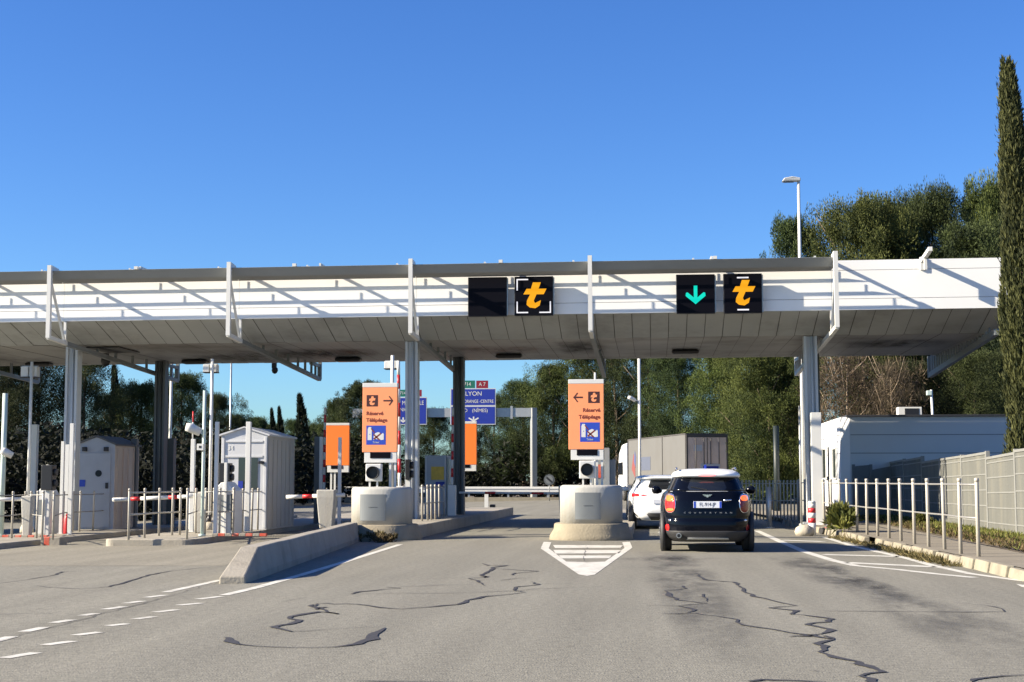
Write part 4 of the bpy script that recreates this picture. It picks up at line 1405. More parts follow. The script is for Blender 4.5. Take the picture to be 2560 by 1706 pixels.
railing('railing of slim posts at the left picture edge', [(-45, 1353), (-8, 1350), (29, 1346), (60, 1338), (76, 1342), (91, 1346), (105, 1352)], 1.14, mr='rail_dark')
railing('railing with dark rails running past the leftmost column', [(132, 1350), (157, 1333), (181, 1331), (198, 1330), (232, 1327), (263, 1323), (291, 1320)], 1.12, mr='rail_dark')
railing('sunlit pale railing at the square front of the second island', [(321, 1350), (361, 1346), (397, 1341), (430, 1339), (449, 1338)], 1.15, rr=0.022)
railing('railing on the right kerb edge of the second island', [(467, 1349), (489, 1334), (512, 1338), (534, 1339), (548, 1337), (561, 1336), (582, 1337)], 1.13, mr='rail_dark')
railing('short railing in front of the gabled booth wall', [(597, 1332), (606, 1330), (615, 1329), (629, 1327), (644, 1325), (657, 1323), (671, 1322)], 1.10, mr='rail_dark')
railing('short railing on the raised island behind the front middle column', [(1055, 1303), (1069, 1301), (1078, 1300), (1088, 1299), (1098, 1297), (1110, 1293)], 0.93, dz=0.32, mr='rail_dark')
c7 = [(1383, 1345), (1270, 1328), (1168, 1300), (1067, 1283), (977, 1265), (893, 1248), (817, 1230), (745, 1216), (678, 1207), (615, 1192), (557, 1178), (505, 1168), (453, 1152), (407, 1146), (362, 1138), (322, 1130), (285, 1119), (247, 1115)]
railing('long steel railing of eighteen posts along the right pavement', [(1900 + x / 2.529, 860 + y / 2.529) for x, y in c7], 1.21, mr='rail_dark', r=0.032)
railing('close-set bar railing behind the dark hatchback', [(1995 - k * 8.6, 1302 - 0.15 * k) for k in range(17)], 1.18, r=0.024)

# low concrete separator wall in the foreground
A0, A1 = on_ground(552, 1458), on_ground(610, 1462)
B0, B1 = on_ground(872, 1352, 0.0), on_ground(899, 1353, 0.0)
d = ((B0 + B1) / 2 - (A0 + A1) / 2)
d.z = 0
d.normalize()
H = 0.46
b = MB()
n_ = Vector((d.y, -d.x, 0))
def sec(c, w, z):
    return [c - n_ * w / 2 + Vector((0, 0, z)), c + n_ * w / 2 + Vector((0, 0, z))]
C0, C1 = (A0 + A1) / 2, (B0 + B1) / 2
rings = []
def ringat(c, wb, wt, h):
    g = ground_z(c.x)
    bl, br = sec(Vector((c.x, c.y, g)), wb, -0.02)
    ml, mr_ = sec(Vector((c.x, c.y, g)), wb, min(0.10, h * 0.5))
    tl, tr = sec(Vector((c.x, c.y, g)), wt, h)
    return [bl, br, mr_, tr, tl, ml]
rings.append(ringat(C0, 0.36, 0.34, 0.10))
rings.append(ringat(C0 + d * 1.25, 0.40, 0.26, H - 0.02))
L = (C1 - C0).length
for k in range(1, 9):
    rings.append(ringat(C0 + d * (1.25 + (L - 1.8) * k / 8), 0.40, 0.25, H - 0.02 + random.uniform(-0.006, 0.006)))
rings.append(ringat(C1, 0.36, 0.30, 0.06))
b.loft(rings)
tag(b.build('separator_wall', 'concrete', origin=(C0.x, C0.y, ground_z(C0.x)), bevel=0.02), 'low grey concrete separator wall with a sloped near end', 'concrete barrier')

# striped bollard, its toppled neighbour and a stump on the right
p = on_ground(2031, 1338)
t = thing('bollard', 'red and white banded bollard at the end of the right kerb', 'bollard', p)
dep = 33.0
b = MB()
zt = Zh(2031, 1253, p.y)
zs = [p.z, p.z + .30, p.z + .42, p.z + .55, p.z + .67, zt - 0.05, zt]
for k in range(5):
    b.m = k % 2
    b.tube([(p.x, p.y, zs[k]), (p.x, p.y, zs[k + 1])], 0.095, 14)
b.m = 0
b.tube([(p.x, p.y, zt - 0.05), (p.x, p.y, zt)], [0.105, 0.085], 14)
b.build('banded_body', ['white', 'red'], t)
p2_ = on_ground(2062, 1336)
b = MB()
for k in range(4):
    b.m = k % 2
    q0 = Vector((p2_.x - 0.1 + k * 0.09, p2_.y + 0.05 * k, 0.085))
    b.tube([q0, q0 + Vector((0.09, 0.05, 0))], 0.085, 12)
tag(b.build('fallen_bollard', ['plastic_grey', 'red'], origin=p2_), 'broken dark red bollard stub lying beside the banded bollard', 'bollard')
b = MB()
p3 = on_ground(2012, 1340)
b.s = True
b.loft([[(p3.x + rr * 1.2 * math.cos(2 * math.pi * k / 11) * (1 + 0.12 * math.sin(k * 2.3)), p3.y + rr * math.sin(2 * math.pi * k / 11), z) for k in range(11)] for rr, z in ((0.17, 0), (0.2, 0.1), (0.17, 0.2), (0.08, 0.27))])
tag(b.build('boulder', 'stone', origin=p3), 'pale lump of concrete beside the banded bollard', 'boulder')
# white post under the right column pavement
slim_post(1922, 1218, 1313, 12, 'galvanised', 'grey bollard seen behind the dark hatchback', None, name='steel_bollard', cat='bollard', Y=43.0, dz=0.0, square=False)
slim_post(1942, 1065, 1300, 15, 'dark_green', 'dark green pole behind the close-set bar railing', None, name='pole', cat='pole', Y=60, dz=0.0, square=False)
# ------------------------------------------------------------------ building and fences on the right
YB = 51.0
bx0 = X(2127, YB)
bt = Zh(2127, 1043, YB)
t = thing('modular_building', 'long low white building with horizontal panel joints behind the fence on the right', 'building', (bx0 + 3.5, YB, 0.15))
b = MB()
bx1, by1 = 16.5, 60.0
b.prism([(bx0 + 0.0, YB, 0.42), (bx1, YB, 0.42), (bx1, by1, 0.42), (bx0 - 0.28, by1, 0.42), (bx0 - 0.28, YB + 0.32, 0.42)], (0, 0, bt - 0.42))
wall = b.build('wall', 'building_wall', t)
b = MB()
for py in (1087, 1133):
    z = Zh(2300, py, YB)
    b.box(bx0 + 0.02, bx1 - 0.02, YB - 0.004, YB + 0.02, z - 0.012, z + 0.012)
    b.box(bx0 - 0.284, bx0 - 0.2, YB + 0.34, by1 - 0.02, z - 0.01, z + 0.01)
b.build('panel_joint', 'panel_grey', t)
b = MB()
b.box(bx0 - 0.10, bx1 + 0.08, YB - 0.08, by1 + 0.08, bt + 0.002, bt + 0.07)
b.build('roof_edge', 'roof_edge', t)
b = MB()
for yy in (YB + 0.8, YB + 4.5, YB + 8):
    b.box(bx0 + 0.1, bx1 - 0.2, yy, yy + 0.35, 0.1, 0.419)
b.build('footing', 'concrete', t)
xw = bx0 - 0.28
for ya, yb, za, zb_ in ((52.4, 53.3, 1.45, 2.45), (55.4, 56.5, 1.45, 2.5), (57.6, 58.5, 1.5, 2.5)):
    b = MB()
    b.box(xw - 0.03, xw - 0.003, ya, yb, za, zb_)
    w = b.build('window', 'booth_glass', t)
    b = MB()
    for q in ((ya - .06, ya, za - .06, zb_ + .06), (yb, yb + .06, za - .06, zb_ + .06), (ya, yb, zb_, zb_ + .06), (ya, yb, za - .06, za)):
        b.box(xw - 0.05, xw - 0.004, *q)
    b.build('frame', 'white', w)
d_ = box(xw - 0.035, xw - 0.003, 53.8, 54.8, 0.45, 2.5).build('door', 'white', t)
box(xw - 0.09, xw - 0.036, 54.6, 54.7, 1.35, 1.5).build('handle', 'black', d_)
slim_post(2072, 1118, 1300, 4, 'column_dark', 'thin dark post with a small head before the lit wall of the low building', None, name='thin_post', cat='post', Y=49.0, square=False)
Y = 53.5
a, c = at_y(2246, 1018, Y), at_y(2305, 1041, Y)
t = thing('rooftop_unit', 'white framed air conditioning unit on the flat roof', 'air conditioner', ((a.x + c.x) / 2, Y, bt + 0.072))
box(a.x, c.x, Y, Y + 0.5, bt + 0.072, a.z).build('casing', 'white', t, bevel=0.01)
b = MB()
w = c.x - a.x
b.box(a.x + w * .27, c.x - w * .12, Y - 0.012, Y - 0.002, bt + 0.10, a.z - 0.05)
b.build('grille', 'black', t)

FXX = 8.0
ys = [51.6, 48.3, 45.1, 42.3, 39.4, 36.5, 33.7, 31.0, 28.3, 25.6, 22.9]
tops = [(1.96, 2.02), (2.0, 2.05), (1.90, 1.95), (1.95, 1.99), (1.98, 2.03), (1.90, 1.97), (2.02, 2.06), (1.92, 1.96), (2.0, 2.02), (1.95, 1.98)]
t = thing('panel_fence', 'sunlit pale panel fence with posts and cross rails along the right pavement', 'fence', (FXX, 37, 0.15))
def fpanel(t, p, q, z0, za, zb_, inf='fence_infill', frm_='fence_frame', rows=5):
    p, q = Vector((p[0], p[1], 0)), Vector((q[0], q[1], 0))
    dd = (q - p).normalized()
    n = Vector((dd.y, -dd.x, 0)) * 1.0
    b = MB()
    P = p + dd * 0.05
    Q = q - dd * 0.05
    b.prism([P + Vector((0, 0, z0 - .05)) - n * .025, Q + Vector((0, 0, z0 - .05)) - n * .025, Q + Vector((0, 0, zb_ - .03)) - n * .025, P + Vector((0, 0, za - .03)) - n * .025], n * 0.05)
    b.m = 1
    for k in range(rows):
        u = (k + 0.6) / rows
        za_, zb2 = z0 + (za - z0) * u, z0 + (zb_ - z0) * u
        for s_ in (-1, 1):
            b.bar(P + Vector((0, 0, za_)) + n * s_ * .03, Q + Vector((0, 0, zb2)) + n * s_ * .03, 0.014, 0.03)
    b.bar(P + Vector((0, 0, za - .02)), Q + Vector((0, 0, zb_ - .02)), 0.09, 0.06)
    b.build('panel', [inf, frm_], t)
def fpost(t, p, z0, z1, frm_='fence_frame'):
    b = MB()
    b.box(p[0] - .05, p[0] + .05, p[1] - .05, p[1] + .05, z0 - .05, z1 + .03)
    b.build('post', frm_, t, bevel=0.006)
for k in range(10):
    fpanel(t, (FXX, ys[k]), (FXX, ys[k + 1]), 0.15, *tops[k])
for k in range(11):
    fpost(t, (FXX, ys[k]), 0.15, max(tops[min(k, 9)][0], tops[max(k - 1, 0)][1]))
t = thing('panel_fence', 'shaded panel fence in the gap between the low building and the sunlit fence', 'fence', (7.4, 50.3, 0.15))
gx0 = X(2134, 50.3)
fpanel(t, (gx0, 50.3), ((gx0 + FXX) / 2 - .1, 50.3), 0.15, 1.82, 1.86, 'panel_grey', 'panel_grey')
fpanel(t, ((gx0 + FXX) / 2 - .1, 50.3), (FXX - .06, 50.3), 0.15, 1.70, 1.82, 'panel_grey', 'panel_grey')
for xx in (gx0, (gx0 + FXX) / 2 - .1):
    fpost(t, (xx, 50.3), 0.15, 1.86, 'panel_grey')

# ------------------------------------------------------------------ vehicles
class Shell:
    # a car body as horizontal slices: (z, rear y, front y, half width)
    def __init__(self, lv, n=4.6):
        self.lv, self.n = lv, n
    def at(self, z):
        lv = self.lv
        if z <= lv[0][0]: return lv[0][1:]
        for a, c in zip(lv, lv[1:]):
            if a[0] <= z <= c[0]:
                u = (z - a[0]) / max(1e-6, c[0] - a[0])
                return tuple(a[i] + (c[i] - a[i]) * u for i in (1, 2, 3))
        return lv[-1][1:]
    def ring(self, z, k=64):
        y0, y1, w = self.at(z)
        out = []
        for i in range(k):
            t_ = 2 * math.pi * i / k
            c, s = math.cos(t_), math.sin(t_)
            out.append(Vector((math.copysign(abs(c) ** (2 / self.n), c) * w, (y0 + y1) / 2 + math.copysign(abs(s) ** (2 / self.n), s) * (y1 - y0) / 2, z)))
        return out
    def rear(self, x, z):
        y0, y1, w = self.at(z)
        u = min(0.999, abs(x) / w)
        return (y0 + y1) / 2 - (y1 - y0) / 2 * (1 - u ** self.n) ** (1 / self.n)
    def side(self, y, z):
        y0, y1, w = self.at(z)
        u = min(0.999, abs(y - (y0 + y1) / 2) / ((y1 - y0) / 2))
        return w * (1 - u ** self.n) ** (1 / self.n)
    def mesh(self, zs):
        b = MB()
        b.s = True
        b.loft([self.ring(z) for z in zs])
        return b
def refine(zs, k=3):
    out = []
    for a, c in zip(zs, zs[1:]):
        out += [a + (c - a) * i / k for i in range(k)]
    return out + [zs[-1]]
def dense(pts, k=4):
    out = []
    for i, p in enumerate(pts):
        q = pts[(i + 1) % len(pts)]
        for j in range(k):
            out.append((p[0] + (q[0] - p[0]) * j / k, p[1] + (q[1] - p[1]) * j / k))
    return out
def rear_patch(sh, pts, off, grow=0.9, m2=None):
    # a raised patch following the rear of the body
    pts = dense(pts)
    cx, cz = sum(p[0] for p in pts) / len(pts), sum(p[1] for p in pts) / len(pts)
    b = MB()
    b.s = True
    rings = []
    for g_, o_ in ((1.0, -0.004), (1.0, off * 0.7), (grow, off), (grow * 0.55, off * 1.08), (0.02, off * 1.1)):
        rings.append([Vector((cx + (x - cx) * g_, sh.rear(cx + (x - cx) * g_, cz + (z - cz) * g_) - o_, cz + (z - cz) * g_)) for x, z in pts])
    b.loft(rings, cap0=False)
    return b
def side_patch(sh, pts, off, sgn):
    pts = dense(pts, 5)
    cy, cz = sum(p[0] for p in pts) / len(pts), sum(p[1] for p in pts) / len(pts)
    b = MB()
    rings = []
    for g_, o_ in ((1.0, -0.004), (1.0, off), (0.5, off), (0.02, off)):
        rings.append([Vector((sgn * (sh.side(cy + (y - cy) * g_, cz + (z - cz) * g_) + o_), cy + (y - cy) * g_, cz + (z - cz) * g_)) for y, z in pts])
    b.loft(rings if sgn > 0 else [list(reversed(r_)) for r_ in rings], cap0=False)
    return b
def oval(cx, cz, rx_, rz_, n=14, pw=0.8):
    return [(cx + rx_ * math.copysign(abs(math.cos(2 * math.pi * k / n)) ** pw, math.cos(2 * math.pi * k / n)), cz + rz_ * math.copysign(abs(math.sin(2 * math.pi * k / n)) ** pw, math.sin(2 * math.pi * k / n))) for k in range(n)]
def wheel(t, x, y, r, w, sgn):
    b = MB()
    b.s = True
    n = 28
    prof = [(r * .62, w / 2), (r * .9, w / 2), (r, w * .36), (r, -w * .36), (r * .9, -w / 2), (r * .62, -w / 2)]
    b.loft([[(x + o_, y + rr * math.cos(2 * math.pi * k / n), r + rr * math.sin(2 * math.pi * k / n)) for k in range(n)] for rr, o_ in prof])
    tw = b.build('wheel', 'tyre', t, local=True)
    b = MB()
    xf = x + sgn * (w / 2 + 0.004)
    for k in range(10):
        a = 2 * math.pi * k / 10
        b.bar((xf, y, r), (xf, y + r * .6 * math.cos(a), r + r * .6 * math.sin(a)), 0.05, 0.012, up=(1, 0, 0))
    b.tube([(xf - 0.02, y, r), (xf + 0.015 * sgn, y, r)], r * .16, 12)
    b.build('rim', 'rim', tw, local=True)
    return tw

def hatchback():
    p = on_ground(1765, 1373)
    cx = p.x
    t = thing('hatchback_car', 'dark navy hatchback with a white roof and glowing tail lamps waiting at the toll lane', 'car', (X(1768, 28.4), 28.35, 0), rz=R(-0.3))
    sh = Shell([(.20, .16, 4.10, .70), (.27, .05, 4.2, .80), (.36, .015, 4.26, .865), (.50, .0, 4.28, .885), (.60, .01, 4.28, .888), (.625, .028, 4.27, .886), (.70, .03, 4.25, .892), (.85, .045, 4.2, .893), (.98, .065, 4.1, .880), (1.08, .10, 3.95, .845), (1.15, .15, 3.15, .775), (1.152, .16, 3.1, .765), (1.28, .255, 2.75, .700), (1.42, .37, 2.38, .640), (1.44, .38, 2.3, .64)])
    zs = refine([.20, .27, .36, .50, .60, .625, .70, .85, .98, 1.08, 1.15])
    body = sh.mesh(zs).build('body', 'car_navy', t, local=True)
    sh.mesh(refine([1.151, 1.28, 1.43])).build('cabin', 'car_navy', t, local=True)
    rs = Shell([(1.415, .30, 2.42, .650), (1.44, .255, 2.42, .665), (1.475, .26, 2.36, .660), (1.52, .36, 2.3, .620), (1.56, .62, 2.12, .52), (1.58, .95, 1.9, .36), (1.588, 1.2, 1.65, .15)], n=4.0)
    rs.mesh(refine([1.415, 1.44, 1.475, 1.52, 1.56, 1.58, 1.588])).build('roof', 'car_white', t, local=True)
    for s_ in (-1, 1):
        MB().tube([(s_ * .56, .55, 1.56), (s_ * .57, .9, 1.60), (s_ * .57, 2.0, 1.59), (s_ * .56, 2.3, 1.53)], 0.018, 8).build('roof_rail', 'chrome', t, local=True)
        side_patch(sh, [(.62, 1.19), (2.85, 1.17), (2.42, 1.40), (.72, 1.40)], .006, s_).build('window', 'dark_glass', t, local=True)
        rear_patch(sh, [(s_ * .735, 1.165), (s_ * .70, 1.165), (s_ * .585, 1.41), (s_ * .615, 1.41)], .006).build('rear_pillar', 'plastic_grey', t, local=True)
    rear_patch(sh, [(-.665, 1.165), (.665, 1.165), (.555, 1.412), (-.555, 1.412)], .006, 0.97).build('rear_window', 'dark_glass', t, local=True)
    rear_patch(sh, [(-.70, 1.140), (.70, 1.140), (.70, 1.155), (-.70, 1.155)], .012, 0.95).build('chrome_strip', 'galvanised', t, local=True)
    rear_patch(rs, oval(0, 1.455, .17, .025), .012).build('brake_light', 'brake_strip', t, local=True)
    MB().bar((0, .17, 1.175), (-.30, .215, 1.235), .03, .018).build('wiper', 'black', t, local=True)
    MB().prism([(-.02, 1.1, 1.58), (-.02, 1.35, 1.58), (-.02, 1.15, 1.66)], (.04, 0, 0)).build('antenna', 'blue_sign', t, local=True)
    for s_ in (-1, 1):
        c = s_ * .705
        ring_ = rear_patch(sh, oval(c, .925, .108, .19), .018, .93).build('tail_light', 'chrome', t, local=True)
        if s_ < 0:
            rear_patch(sh, oval(c, .905, .094, .155), .028, .9).build('lens', 'lamp_red', ring_, local=True)
            rear_patch(sh, oval(c, 1.015, .078, .062), .036, .9).build('indicator', 'lamp_amber', ring_, local=True)
            rear_patch(sh, oval(c, .80, .075, .03), .036, .9).build('reversing_lens', 'lamp_amber', ring_, local=True)
        else:
            rear_patch(sh, oval(c, .905, .094, .155), .028, .9).build('lens', 'lamp_dim', ring_, local=True)
            rear_patch(sh, oval(c, 1.02, .075, .055), .036, .9).build('indicator', 'lamp_amber', ring_, local=True)
        rear_patch(sh, oval(s_ * .76, .46, .035, .065), .012).build('reflector', 'lamp_red' if s_ < 0 else 'lamp_dim', t, local=True)  # left reflector's brightness is emission in its material, right one is plain
        rear_patch(sh, oval(s_ * .72, .60, .03, .02), .012).build('fog_lamp', 'chrome', t, local=True)
        # wheel arch cladding, wheels and mirrors
        for wy in (.78, 3.45):
            n = 20
            b = MB()
            b.tube([(s_ * .80, wy, .36), (s_ * .884, wy, .36)], [.42, .40], 24)
            b.build('wheel_arch', 'plastic_grey', t, local=True)
            wheel(t, s_ * .785, wy, .335, .22, s_)
        b = MB()
        b.s = True
        b.tube([(s_ * .86, 2.62, 1.13), (s_ * .93, 2.60, 1.155), (s_ * 1.02, 2.58, 1.165), (s_ * 1.06, 2.58, 1.165)], [.03, .08, .085, .04], 12)
        m_ = b.build('mirror', 'car_navy', t, local=True)
    b = MB()
    b.s = True
    bs = Shell([(.195, .12, 4.1, .71), (.27, .03, 4.22, .815), (.35, .002, 4.27, .872), (.40, -.006, 4.28, .885), (.405, .004, 4.28, .88)])
    bs.mesh(refine([.195, .27, .35, .40, .405])).build('bumper', 'plastic_grey', t, local=True)
    rear_patch(bs, [(-.40, .235), (.40, .235), (.38, .275), (-.38, .275)], .03, .97).build('skid_plate', 'galvanised', t, local=True)
    b = MB()
    b.tube([(-.545, -.02, .315), (-.545, .15, .315)], .048, 16)
    ex_ = b.build('exhaust', 'chrome', t, local=True)
    MB().tube([(-.545, -.024, .315), (-.545, -.021, .315)], .034, 14).build('exhaust_opening', 'black', ex_, local=True)
    # number plate, letters, emblem, handle
    yp = sh.rear(.28, .90) - .03
    b = MB()
    b.box(-.265, .265, -.012 + .02, .06, .835, .96)
    pl = b.build('number_plate', 'plate', t, local=True, bevel=0.004)
    yq = -.012 + .02
    box(-.262, -.222, yq - .003, yq - .0005, .838, .957).build('plate_band', 'blue_picto', pl, local=True)
    box(.222, .262, yq - .003, yq - .0005, .838, .957).build('plate_band', 'blue_picto', pl, local=True)
    text('FL-914-JP', .072, (0, yq - .002, .898), 'ink', pl, local=True, squash=.80, ext=.0006)
    for k, ch in enumerate('COUNTRYMAN'):
        xx = -.43 + k * .0965
        text(ch, .027, (xx, sh.rear(xx, .745) - .012, .745), 'galvanised', t, local=True, squash=1.5)
    b = MB()
    ye = sh.rear(.06, 1.06) - .012
    b.tube([(0, ye + .01, 1.06), (0, ye, 1.06)], .026, 14)
    for s_ in (-1, 1):
        for k in range(3):
            zz = 1.052 + .012 * k
            b.prism([(s_ * .02, ye, zz), (s_ * (.062 + .014 * k), ye, zz + .006), (s_ * (.060 + .014 * k), ye, zz + .014), (s_ * .02, ye, zz + .009)][::s_], (0, .008, 0))
    b.build('emblem', 'chrome', t, local=True)
    b = MB()
    b.s = True
    b.tube([(.30, sh.rear(.3, .985) - .03, .975), (.45, sh.rear(.45, .985) - .03, .985)], .018, 8)
    b.build('tailgate_handle', 'chrome', t, local=True)
hatchback()

def suv():
    t = thing('suv_car', 'white family car stopped ahead of the dark hatchback, partly hidden behind it', 'car', (X(1573, 42) + .93, 41.4, 0), rz=R(2.2))
    sh = Shell([(.24, .18, 4.2, .72), (.34, .06, 4.35, .85), (.50, .0, 4.4, .905), (.70, .02, 4.4, .92), (.90, .05, 4.3, .92), (1.0, .08, 4.15, .905), (1.08, .12, 3.4, .865), (1.10, .14, 3.3, .84), (1.25, .32, 2.9, .775), (1.40, .50, 2.5, .70), (1.42, .53, 2.45, .69)], n=4.2)
    sh.mesh(refine([.24, .34, .50, .70, .90, 1.0, 1.08])).build('body', 'car_white', t, local=True)
    sh.mesh(refine([1.079, 1.10, 1.25, 1.41])).build('cabin', 'car_white', t, local=True)
    rs = Shell([(1.39, .40, 2.55, .705), (1.42, .34, 2.55, .715), (1.46, .45, 2.45, .68), (1.50, .75, 2.2, .56), (1.515, 1.1, 1.8, .3)], n=4)
    rs.mesh(refine([1.39, 1.42, 1.46, 1.50, 1.515])).build('roof', 'car_white', t, local=True)
    rear_patch(sh, [(-.70, 1.16), (-.60, 1.10), (.60, 1.10), (.70, 1.16), (.60, 1.37), (-.60, 1.37)], .006, .97).build('rear_window', 'dark_glass', t, local=True)
    rear_patch(sh, [(-.62, .255), (.62, .255), (.80, .46), (-.80, .46)], .012, .95).build('bumper', 'plastic_grey', t, local=True)
    for s_ in (-1, 1):
        side_patch(sh, [(.75, 1.14), (3.0, 1.12), (2.5, 1.37), (.95, 1.37)], .006, s_).build('window', 'dark_glass', t, local=True)
        pts = [(s_ * .85, .90), (s_ * .84, 1.0), (s_ * .60, .985), (s_ * .44, .95), (s_ * .60, .915)]
        l_ = rear_patch(sh, pts, .02, .92).build('tail_light', 'lamp_red', t, local=True)
        rear_patch(sh, oval(s_ * .60, .955, .07, .02), .028).build('reversing_lens', 'chrome', l_, local=True)
        for wy in (.80, 3.45):
            wheel(t, s_ * .82, wy, .34, .22, s_)
            MB().tube([(s_ * .80, wy, .37), (s_ * .925, wy, .37)], [.43, .42], 24).build('wheel_arch', 'plastic_grey', t, local=True)
        b = MB()
        b.s = True
        b.tube([(s_ * .88, 2.75, 1.10), (s_ * .97, 2.73, 1.12), (s_ * 1.08, 2.72, 1.12)], [.03, .08, .05], 10)
        b.build('mirror', 'car_white', t, local=True)
    box(-.26, .26, .0, .05, .72, .83).build('number_plate', 'plate', t, local=True)
suv()

def lorry():
    o0 = at_depth(1716, 1202, 85.0)
    t = thing('articulated_lorry', 'pale grey articulated lorry driving away with a white cab, seen from behind', 'lorry', (o0.x, o0.y, 0), rz=R(15.3))
    W, L, z0, z1 = 2.5, 13.4, 1.05, 4.0
    b = MB()
    b.box(0, W, 0.0, L, z0, z1)
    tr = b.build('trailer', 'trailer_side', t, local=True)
    b = MB()
    b.box(0.10, W - 0.10, -0.05, -0.002, z0 + .08, z1 - .16)
    rr = b.build('rear_door', 'trailer_rear', tr, local=True)
    b = MB()
    for x_ in (0.0, W - .08):
        b.box(x_, x_ + .08, -0.07, -0.001, z0, z1)
    b.box(0.09, W - .09, -0.07, -0.001, z1 - .14, z1)
    b.box(W / 2 - .02, W / 2 + .02, -0.065, -0.051, z0 + .1, z1 - .18)
    b.box(-0.03, W + .03, 0, L, z1 + .002, z1 + .07)
    for y_ in (0.02, L * .37, L - .12):
        b.box(-0.03, -0.002, y_, y_ + .1, z0, z1)
    b.box(-0.03, -0.002, 0.12, L - .12, z0, z0 + .1)
    b.build('trailer_trim', 'trailer_trim', tr, local=True)
    for x_ in (.55, 1.05, 1.45, 1.95):
        MB().tube([(x_, -.075, z0 + .12), (x_, -.075, z1 - .2)], .022, 6).build('lock_bar', 'trailer_trim', rr, local=True)
    MB().box(.45, .95, -.056, -.051, 3.05, 3.4).build('sticker', 'booth_wall', rr, local=True)
    # faded emblem and blue lettering block on the curtain side
    b = MB()
    b.box(-0.012, -0.002, L * .58, L * .80, 2.0, 2.85)
    b.build('side_lettering', 'lettering_blue', tr, local=True)
    b = MB()
    b.prism([(-0.012, L * .86, 1.5), (-0.012, L * .93, 2.1), (-0.012, L * .89, 3.1), (-0.012, L * .86, 2.6)], (0.01, 0, 0))
    b.m = 1
    b.prism([(-0.014, L * .855, 2.2), (-0.014, L * .885, 2.6), (-0.014, L * .865, 3.3), (-0.014, L * .845, 2.9)], (0.01, 0, 0))
    b.build('emblem', ['faded_red', 'faded_blue'], tr, local=True)
    fr = MB()
    fr.box(.5, W - .5, .2, L, .75, 1.04)
    fr.box(0.1, W - .1, -.02, .1, .5, .72)
    fr.build('chassis', 'trailer_trim', t, local=True)
    b = MB()
    b.box(W * .34, W * .80, -.1, -.075, 1.98, 2.30)
    b.m = 1
    b.box(W * .39, W * .76, -.112, -.101, 1.98, 2.18)
    b.build('rear_board', ['booth_wall', 'blue_sign'], t, local=True)
    for y_ in (2.6, 3.9, 5.2, 15.2, 11.8):
        for x_, s_ in ((.28, -1), (W - .28, 1)):
            wheel(t, x_, y_, .5, .34, s_)
    b = MB()
    y0 = L + .55
    prof = [(y0, 0.7), (y0 + 2.3, 0.7), (y0 + 2.3, 2.2), (y0 + 2.0, 3.2), (y0 + 1.2, 3.75), (y0, 3.85)]
    b.prism([(0.02, y_, z_) for y_, z_ in prof][::-1], (W - .04, 0, 0))
    cb = b.build('cab', 'car_white', t, local=True, bevel=0.05)
    b = MB()
    b.prism([(0.012, y0 + .9, 1.75), (0.012, y0 + 2.1, 1.75), (0.012, y0 + 2.0, 2.55), (0.012, y0 + .95, 2.6)], (-.02, 0, 0))
    b.build('window', 'dark_glass', cb, local=True)
    b = MB()
    b.bar((-.25, y0 + 2.2, 2.9), (0.02, y0 + 2.2, 3.0), .05, .05)
    b.box(-.36, -.12, y0 + 2.1, y0 + 2.3, 1.75, 2.85)
    b.build('mirror', 'black', cb, local=True)
lorry()

# ------------------------------------------------------------------ far road furniture
YG = 112.0
t = thing('guard_rail', 'white guard rail along the far road edge', 'guard rail', (X(1200, YG), YG, 0))
xa, xb = X(560, YG), X(1585, YG)
b = MB()
b.box(xa, xb, YG, YG + 0.08, 0.42, 0.90)
b.box(xa, xb, YG - 0.05, YG - 0.002, 0.50, 0.60)
b.box(xa, xb, YG - 0.05, YG - 0.002, 0.72, 0.82)
b.build('beam', 'white', t)
x = xa + 1
pp = None
while x < xb:
    if pp is None:
        pp = box(-0.07, 0.07, 0, 0.12, -0.6, 0.42)
        pp = pp.build('post', 'galvanised', t, local=True)
        pp.location = (x - t.location.x, 0.09, 0)
    else:
        c = pp.copy(); COL.objects.link(c); c.parent = t; c.location = (x - t.location.x, 0.09, 0)
    x += 3
b = MB()
q0 = X(1100, 110)
b.box(X(740, 108), X(1420, 108), 108.0, 108.4, -0.3, 0.14)
structure(b.build('kerb', 'kerb'))
p = on_ground(1216, 1279)
t = thing('marker_post', 'white marker post casting a dark shadow at the far end of the middle lane', 'marker post', p)
box(p.x - .09, p.x + .09, p.y - .03, p.y + .03, p.z, Zh(1216, 1236, p.y)).build('post', 'white', t)
box(p.x + .15, p.x + .40, p.y + .05, p.y + .30, p.z, p.z + .32).build('black_block', 'black', t, bevel=0.03)  # black block just right of the post
# round road sign
YS_ = 98.0
p = at_y(1373, 1200, YS_)
t = thing('road_sign', 'round road sign with a dark ring and slanting bar near the far road', 'road sign', (p.x, YS_, 0))
def disc(c, r, y, n=24):
    return [(c.x + r * math.cos(2 * math.pi * k / n), y, c.z + r * math.sin(2 * math.pi * k / n)) for k in range(n)]
r = 0.36
b = MB(); b.prism(disc(p, r, YS_), (0, .03, 0)); dsk = b.build('disc', 'column_dark', t)
b = MB(); b.prism(disc(p, r * .72, YS_ - .012), (0, .008, 0))
b.m = 1
b.bar((p.x - r * .5, YS_ - .016, p.z + r * .45), (p.x + r * .5, YS_ - .016, p.z - r * .45), .004, .12, up=(0.7, 0, 0.7))
b.build('face', ['panel_grey', 'black'], dsk)
cyl((p.x, YS_ + .06, 0), (p.x, YS_ + .06, p.z + r), .035).build('post', 'galvanised', t)
